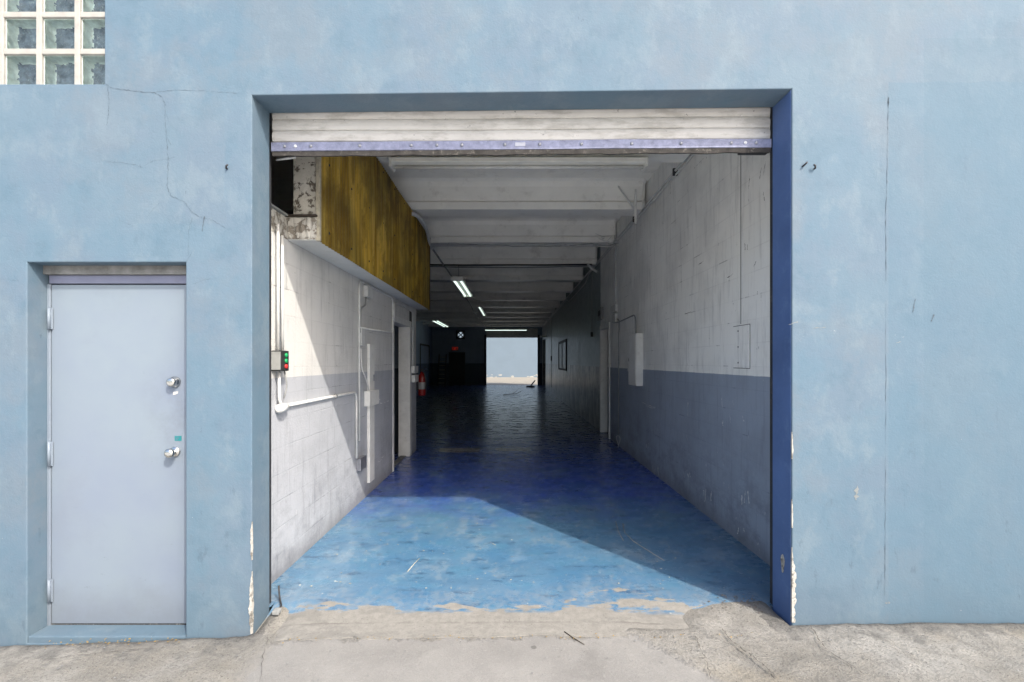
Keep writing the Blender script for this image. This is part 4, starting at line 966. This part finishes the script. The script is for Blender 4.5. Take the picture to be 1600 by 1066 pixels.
mb = MB(); mb.box(LX + .004, LX + .072, 3.353, 3.3595, zc0 + .01, zc1 - .01, .002); mb.build('side_plate', 'conduit_grey', t)
for k, m_ in enumerate(('plastic_green', 'plastic_green', 'plastic_red')):
    z = zc1 - .035 - .042 * k
    mb = MB(); mb.lathe((LX + .072, 3.43, z), (1, 0, 0), [(0, .017), (.010, .017), (.014, .014), (.015, .004)], 14); mb.build('button', m_, t)
# fire extinguisher on the end of the partition
ex = D(656, 603, PEND + .10); ex.x = LX + .09; ex.z = 1.02
t = thing('fire_extinguisher', 'red fire extinguisher hung at the end of the partition wall', 'fire extinguisher', (ex.x, ex.y, ex.z))
q = Vector(ex)
mb = MB(); mb.lathe(q, (0, 0, 1), [(0, .05), (.01, .066), (.02, .07), (.34, .07), (.38, .06), (.41, .035), (.43, .025), (.45, .025)], 20); mb.build('cylinder', 'extinguisher_red', t)
mb = MB(); mb.box(q.x - .02, q.x + .02, q.y - .015, q.y + .015, q.z + .45, q.z + .50, .004); mb.tube([q + Vector((0, 0, .50)), q + Vector((.05, 0, .53)), q + Vector((.12, 0, .51))], .008, 6); mb.tube([q + Vector((0, 0, .47)), q + Vector((.05, 0, .48)), q + Vector((.11, 0, .455))], .008, 6); mb.build('valve', 'plastic_dark', t)
mb = MB(); mb.tube([q + Vector((.0, -.02, .47)), q + Vector((.06, -.07, .42)), q + Vector((.085, -.06, .28)), q + Vector((.08, -.03, .12))], .011, 8); mb.build('hose', 'plastic_dark', t)
mb = MB(); mb.lathe(q + Vector((0, 0, .12)), (0, 0, 1), [(0, .0712), (.001, .0718), (.13, .0718), (.131, .0712)], 20); mb.build('paper_label', 'conduit_grey', t)
mb = MB(); mb.box(q.x - .10, q.x - .072, q.y - .03, q.y + .03, q.z + .1, q.z + .42, .003); mb.build('bracket', 'steel_dark', t)

# ------------------------------------------------------------------ things fixed to the block wall
t = thing('breaker_panel', 'white metal breaker panel on the pale block wall, straddling the slate blue band', 'electrical panel', (RX, 7.3, 1.3))
zt, zb = EYE + (HY - 521) / F * 7.3, EYE + (HY - 603) / F * 7.3
mb = MB(); mb.box(RX - .11, RX - .001, 7.22, 7.70, zb, zt, .006, 2); mb.build('cabinet', 'white_paint', t)
mb = MB(); mb.box(RX - .118, RX - .110, 7.25, 7.67, zb + .03, zt - .03, .003); dr = mb.build('panel_door', 'white_paint', t)
mb = MB(); mb.box(RX - .124, RX - .118, 7.63, 7.65, (zb + zt) / 2 - .03, (zb + zt) / 2 + .03, .002); mb.build('latch', 'steel_dark', dr)
mb = MB(); mb.box(RX - .10, RX - .02, 7.705, 7.80, zb + .22, zb + .36, .004); mb.build('switch', 'conduit_white', t)
def RP(*pts, off=CO): return [RW(x, y, off) for x, y in pts]
v0 = RW(962, 480, CO)
run('conduit', 'thin white pipe dropping from the ceiling to a small junction box above the breaker panel',
    [('pipe', 'conduit_white', mkt([(RX - CO, v0.y, 4.0), (RX - CO, v0.y, RW(962, 480).z)], .012, 8)),
     ('junction_box', 'conduit_white', wbox(959, 966, 477, 488, .06, 'R')), ('junction_box', 'conduit_white', wbox(959.5, 965, 491, 504, .05, 'R'))], (RX, v0.y, 2.5))
pa = RW(966, 502, CO)
run('conduit', 'bent pipe arching from the junction box into the top of the breaker panel',
    [('pipe', 'conduit_grey', mkt([(RX - CO, v0.y, pa.z), (RX - CO, v0.y - .25, RW(972, 502).z), (RX - CO - .03, 7.5, RW(990, 494).z), (RX - .05, 7.45, zt)], .011, 8, .14))], (RX, 7.45, zt))
run('conduit', 'worn pipe running down beside the doorway to the floor',
    [('pipe', 'conduit_grey', mkt([(RX - CO, v0.y - .05, RW(964, 498).z), (RX - CO, v0.y - .32, RW(967, 502).z), (RX - CO, RW(968, 560).y, RW(968, 515).z), (RX - CO, RW(968, 560).y, .25)], .011, 8, .1)),
     ('loose_loop', 'conduit_white', MB().tube([RW(966, 690, .05) + Vector((-.02 * math.sin(a * 2), .10 * math.cos(a), .11 * math.sin(a))) for a in [k * 2 * math.pi / 20 for k in range(21)]], .005, 6))], (RX, 8.9, .1))
t = thing('switch_box', 'small dark switch box on the block wall above the white door frame', 'switch', (RX, 10.5, 2.7)); wbox(937.5, 943, 481, 500, .06, 'R').build('box_body', 'conduit_grey', t)
wbox(939, 942, 486, 494, .075, 'R', .002).build('toggle', 'plastic_dark', t)
CZ = 4.055
run('conduit', 'grey pipe along the top of the block wall, under the beam ends', [('pipe', 'conduit_white', mkt([(RX - .03, 3.10, CZ), (RX - .03, 8.6, CZ), (RX - .05, 9.4, CZ - .03), (RX - .05, 31.0, CZ - .03)], .016, 8)),
    ('second_pipe', 'conduit_white', mkt([(RX - .025, 3.4, CZ - .05), (RX - .025, 12.2, CZ - .05), (RX - .03, 12.7, CZ - .22), (RX - .03, 16.4, CZ - .24), (RX - .03, 17, CZ - .08), (RX - .03, 30, CZ - .08)], .012, 8, .2))] +
    [('clip', 'steel_dark', MB().box(RX - .06, RX - .001, y, y + .03, CZ - .06, CZ + .03, .003)) for y in (4.2, 5.7, 7.6)], (RX, 3.1, CZ))
for (px, lab) in ((862, 'thin dark pipe down the gloomy block wall near the rear opening'), (926, 'reddish pipe down the block wall beside the switch box')):
    y = RW(px, 500).y; zt_, zb2 = (4.0, .3) if px == 862 else (4.0, 2.3)
    run('conduit', lab, [('pipe', 'conduit_grey', mkt([(RX - .02, y, zt_), (RX - .02, y, zb2)], .009, 8)), ('box_fitting', 'steel_dark', MB().box(RX - .05, RX - .001, y - .04, y + .04, 1.7 if px == 862 else 2.3, 1.95 if px == 862 else 2.42, .005))], (RX, y, zb2))
t = thing('wall_lamp', 'pale bracket lamp over the dark side door near the rear opening', 'lamp', (RX, 28.0, 3.2))
mb = MB(); mb.box(RX - .40, RX - .02, 27.5, 27.62, 3.12, 3.22, .02, 2); mb.build('lamp_head', 'lamp_metal', t); mb = MB(); mb.tube([(RX - .03, 27.56, 3.22), (RX - .002, 27.56, 3.5)], .02, 6); mb.build('lamp_arm', 'lamp_metal', t)
# hanging bracket at the second beam
t = thing('hanging_bracket', 'Y shaped white metal bracket hanging from the second beam, beside the block wall', 'bracket', (1.93, 6.9, 3.7))
mb = MB(); a, b_, c, d = D(993, 296, 6.88), D(996, 350, 6.88), D(966, 291, 6.88), D(993, 330, 6.88)
mb.box(a.x - .016, a.x + .016, 6.865, 6.882, b_.z, a.z, .002); mb.build('strap', 'white_paint', t)
mb = MB(); mb.tube([c, d], .013, 6); mb.build('brace', 'white_paint', t)

# ------------------------------------------------------------------ ceiling wiring
def sag(a, c, s, n=14, j=0.0):
    a, c = Vector(a), Vector(c)
    return [a.lerp(c, k / n) + Vector((random.uniform(-j, j), random.uniform(-j, j), -s * 4 * (k / n) * (1 - k / n) + random.uniform(-j, j))) for k in range(n + 1)]
t = thing('cable_bundle', 'tangle of loose pale cables slung under the third beam to the block wall', 'cables', (0, 8.9, 4.0))
for k, (s, j) in enumerate(((.03, .012), (.05, .014), (.02, .008))):
    mb = MB(); mb.tube(sag((-1.25, 8.84 - .02 * k, BZ - .02), (1.55, 8.82 - .02 * k, BZ - .03 - .02 * k), s, 22, j) + sag((1.6, 8.8, BZ - .06), (2.03, 8.75 - .05 * k, 3.965 - .05 * k), .02, 6, .015), .007, 6); mb.build('cable', 'conduit_white' if k != 1 else 'conduit_grey', t)
for k in range(7):
    q = D(955 + random.uniform(-14, 14), 372 + random.uniform(-8, 8), 8.75); mb = MB()
    q = Vector((min(q.x, 2.02), q.y, q.z)); e = q + Vector((random.uniform(-.22, .05), random.uniform(-.15, .15), random.uniform(-.16, .16)))
    mb.tube([q, q.lerp(e, .5) + Vector((0, 0, random.uniform(-.06, .06))), e], .006, 5); mb.build('cable', random.choice(['conduit_white', 'conduit_grey']), t)
t = thing('conduit', 'dark pair of pipes crossing the hall under the fourth beam', 'conduit', (0, 10.8, BZ), 'conduit runs')
mb = MB(); mb.tube(sag((-1.95, 10.82, BZ - .02), (1.9, 10.82, BZ - .012), .01, 14, .003), .018, 8); mb.build('pipe', 'cable_dark', t)
mb = MB(); mb.tube(sag((-1.95, 10.80, BZ - .065), (1.98, 10.79, BZ - .045), .035, 14, .004), .014, 8); mb.build('pipe', 'conduit_grey', t)
mb = MB(); a = D(918, 413, 10.7); mb.tube([a, a + Vector((.10, .02, -.10)), a + Vector((.22, 0, -.18))], .03, 8); mb.build('fitting', 'conduit_white', t)
t = thing('conduit', 'long pipe under the beams past the hanging strip lights, kinked half way', 'conduit', (-1.6, 9.0, BZ), 'conduit runs')
mb = MB(); mb.tube(rnd([CE(675, 388, 3.955), CE(700, 424, 3.955), CE(716, 447, 3.955), CE(735, 476, 3.955), CE(741, 489, 3.955), CE(758, 512, 3.955)], .3), .02, 8); mb.build('pipe', 'conduit_grey', t)
t = thing('flexible_cable', 'white flexible cable curling over the top of the amber fibreglass sheet', 'cable', (-1.5, 7.0, 4.0))
mb = MB(); mb.tube(rnd([D(636, 332, 6.9), D(650, 336, 6.95), D(662, 347, 7.3), D(669, 366, 8.0), D(671, 388, 8.6), D(676, 388, 9.0)], .3), .028, 10); mb.build('cable', 'conduit_white', t)

# ------------------------------------------------------------------ loose things on the floors
t = thing('ladder', 'dark wooden ladder leaning on the rear wall next to the exit door', 'ladder', (-4.75, 30.6, .012))
for s in (-.24, .24):
    mb = MB(); mb.prism([(-4.75 + s - .03, 30.55, .012), (-4.75 + s + .03, 30.55, .012), (-4.75 + s + .03, 30.64, .012), (-4.75 + s - .03, 30.64, .012)], (0, .62, 2.15)); mb.build('rail', 'wood_dark', t)
for k in range(7):
    f = (k + .7) / 7.4; mb = MB(); mb.tube([(-4.97, 30.6 + .62 * f, .012 + 2.15 * f), (-4.53, 30.6 + .62 * f, .012 + 2.15 * f)], .02, 6); mb.build('rung', 'straw', t)
def twig(name, label, pts, r, mat, cat='twig', grp=None, forks=()):
    t = thing(name, label, cat, pts[0], grp)
    mb = MB(); n = len(pts); mb.tube(pts, [r * (1 - .6 * i / n) for i in range(n)], 6)
    for f in forks: mb.tube(f, [r * .6] * (len(f) - 1) + [r * .2], 5)
    mb.build('stem', mat, t)
def gp(px, py, dz=.006):
    q = FL(px, py, 0.0); return Vector((q.x, q.y, gz(q.x, q.y) + dz))
twig('twig', 'thin dark twig lying on the grey slab outside the bay', [gp(882, 989), gp(892, 996), gp(903, 1003), gp(913, 1009)], .0035, 'bark', 'twig', None)
twig('branch', 'broken dark branch lying across the floor near the rear opening', [FL(786, 617, .03), FL(797, 616, .06), FL(806, 615.5, .04), FL(814, 612, .12)], .02, 'bark', 'branch', None, [[FL(800, 616, .05), FL(806, 612, .16), FL(810, 608, .28)]])
t = thing('broom_head', 'dark tool with an upturned handle lying in the rear opening', 'tool', FL(827, 604.5)); 
mb = MB(); q = FL(827, 605, .012); mb.box(q.x - .2, q.x + .35, q.y - .1, q.y + .1, .014, .10, .02); mb.build('head', 'plastic_dark', t)
mb = MB(); mb.tube([q + Vector((.1, 0, .08)), q + Vector((.22, 0, .25)), q + Vector((.38, .05, .42))], .04, 8); mb.build('handle', 'plastic_dark', t)
def wire(pts, label): twig('wire', label, [FL(x, y, .012 + .006) for x, y in pts], .0032, 'straw', 'wire')
wire([(973, 818), (976, 832), (990, 846), (1012, 860), (1038, 876)], 'long thin pale wire curled on the shaded blue floor')
wire([(962, 815), (966, 830), (974, 845)], 'short thin pale wire beside a longer curled one on the blue floor')
wire([(637, 893), (648, 880), (656, 872)], 'thin pale straw on the sunlit blue floor')
# worn floor scratches: raised paint curls
t = thing('cord', 'short black cord with a grey clip in the bay corner by the lit wall', 'cord', D(430, 940, 3.13))
q = Vector((-1.60, 3.14, .014)); mb = MB(); mb.tube(rnd([q + Vector((-.01, 0, .10)), q + Vector((0, -.01, .03)), q + Vector((.03, -.05, .006)), q + Vector((.06, -.10, .01)), q + Vector((.05, -.16, .004))], .03), .006, 6); mb.build('cord_line', 'cable_dark', t)
mb = MB(); mb.box(q.x + .03, q.x + .075, q.y - .17, q.y - .12, .002, .03, .008, 2); mb.build('clip', 'conduit_grey', t)

# leaf litter and grit: uncountable scraps
def litter(name, mat, n, region, size, seed, curl=.5):
    r = random.Random(seed); mb = MB()
    for k in range(n):
        x, y, z = region(r); s = size * r.uniform(.4, 1.3); a = r.uniform(0, 6.28); e = r.uniform(.35, .8)
        pts = []
        for q in range(6):
            t = q * math.pi / 3; u, v = s * math.cos(t), s * e * math.sin(t)
            pts.append((x + u * math.cos(a) - v * math.sin(a), y + u * math.sin(a) + v * math.cos(a), z + .002 + s * curl * r.random()))
        c = mb.b.verts.new((x, y, z + .004 + s * curl * .8 * r.random())); vs = [mb.b.verts.new(p) for p in pts]
        for q in range(6): mb.b.faces.new((c, vs[q], vs[(q + 1) % 6]))
    o = mb.build(name, mat); o['kind'] = 'stuff'; return o
def at_right(r):
    x = 1.70 - abs(r.gauss(0, .16)); return x, 3.10 + r.gauss(0, .05), fz(x, 3.10) + .002
tag(litter('debris', 'dust', 110, at_right, .008, 1), 'dusty debris swept into the shaded corner beside the blue jamb', 'debris')
def lipline(r):
    x = r.uniform(-1.5, 1.5); return x, 2.735 + r.gauss(0, .012), gz(x, 2.73) + .004
tag(litter('grit', 'leaf', 70, lipline, .005, 2), 'crumbs of grit and dead leaf along the joint before the threshold', 'grit')
def doorline(r):
    x = r.uniform(-2.9, -2.0); return x, 2.80 + r.gauss(0, .02), gz(x, 2.78) + .012
tag(litter('leaf_litter', 'leaf', 60, doorline, .006, 3), 'yellow brown leaf crumbs at the foot of the pale door', 'leaf litter')
def inside(r): return r.uniform(-1.5, 1.7), 3.3 + 5 * r.random() ** 1.6, .013
tag(litter('paint_flakes', 'straw', 170, inside, .008, 5, .25), 'pale paint flakes and straw bits scattered on the blue floor', 'flakes')
def outs(r):
    x, y = r.uniform(-3.4, 3.4), r.uniform(2.3, 2.78); return x, y, gz(x, y) + .006
tag(litter('pebbles', 'mortar_grey', 220, outs, .006, 6, .6), 'small stones and grit on the concrete yard', 'grit')
# cracks in the yard concrete
for pts, wd in (([(1128, 985), (1140, 1002), (1165, 1022), (1180, 1034), (1200, 1050), (1215, 1066)], .006), ([(1265, 985), (1275, 1002), (1290, 1025), (1320, 1045), (1350, 1066)], .006), ([(1085, 992), (1092, 1012), (1105, 1040), (1112, 1066)], .004), ([(420, 988), (412, 1015), (405, 1066)], .003), ([(60, 1010), (150, 1002), (260, 998)], .004)):
    P = [gp(x, y, .010) for x, y in pts]
    strip(P, wd, (0, 0, 1), .006, 8).build('crack', 'ground_crack', ground)

for o in (fac, ceil, rw, pw, lf, sw, bwl, aw): o['kind'] = 'thing'
# the helper property is only for building
for o in bpy.data.objects:
    if '_w' in o: del o['_w']
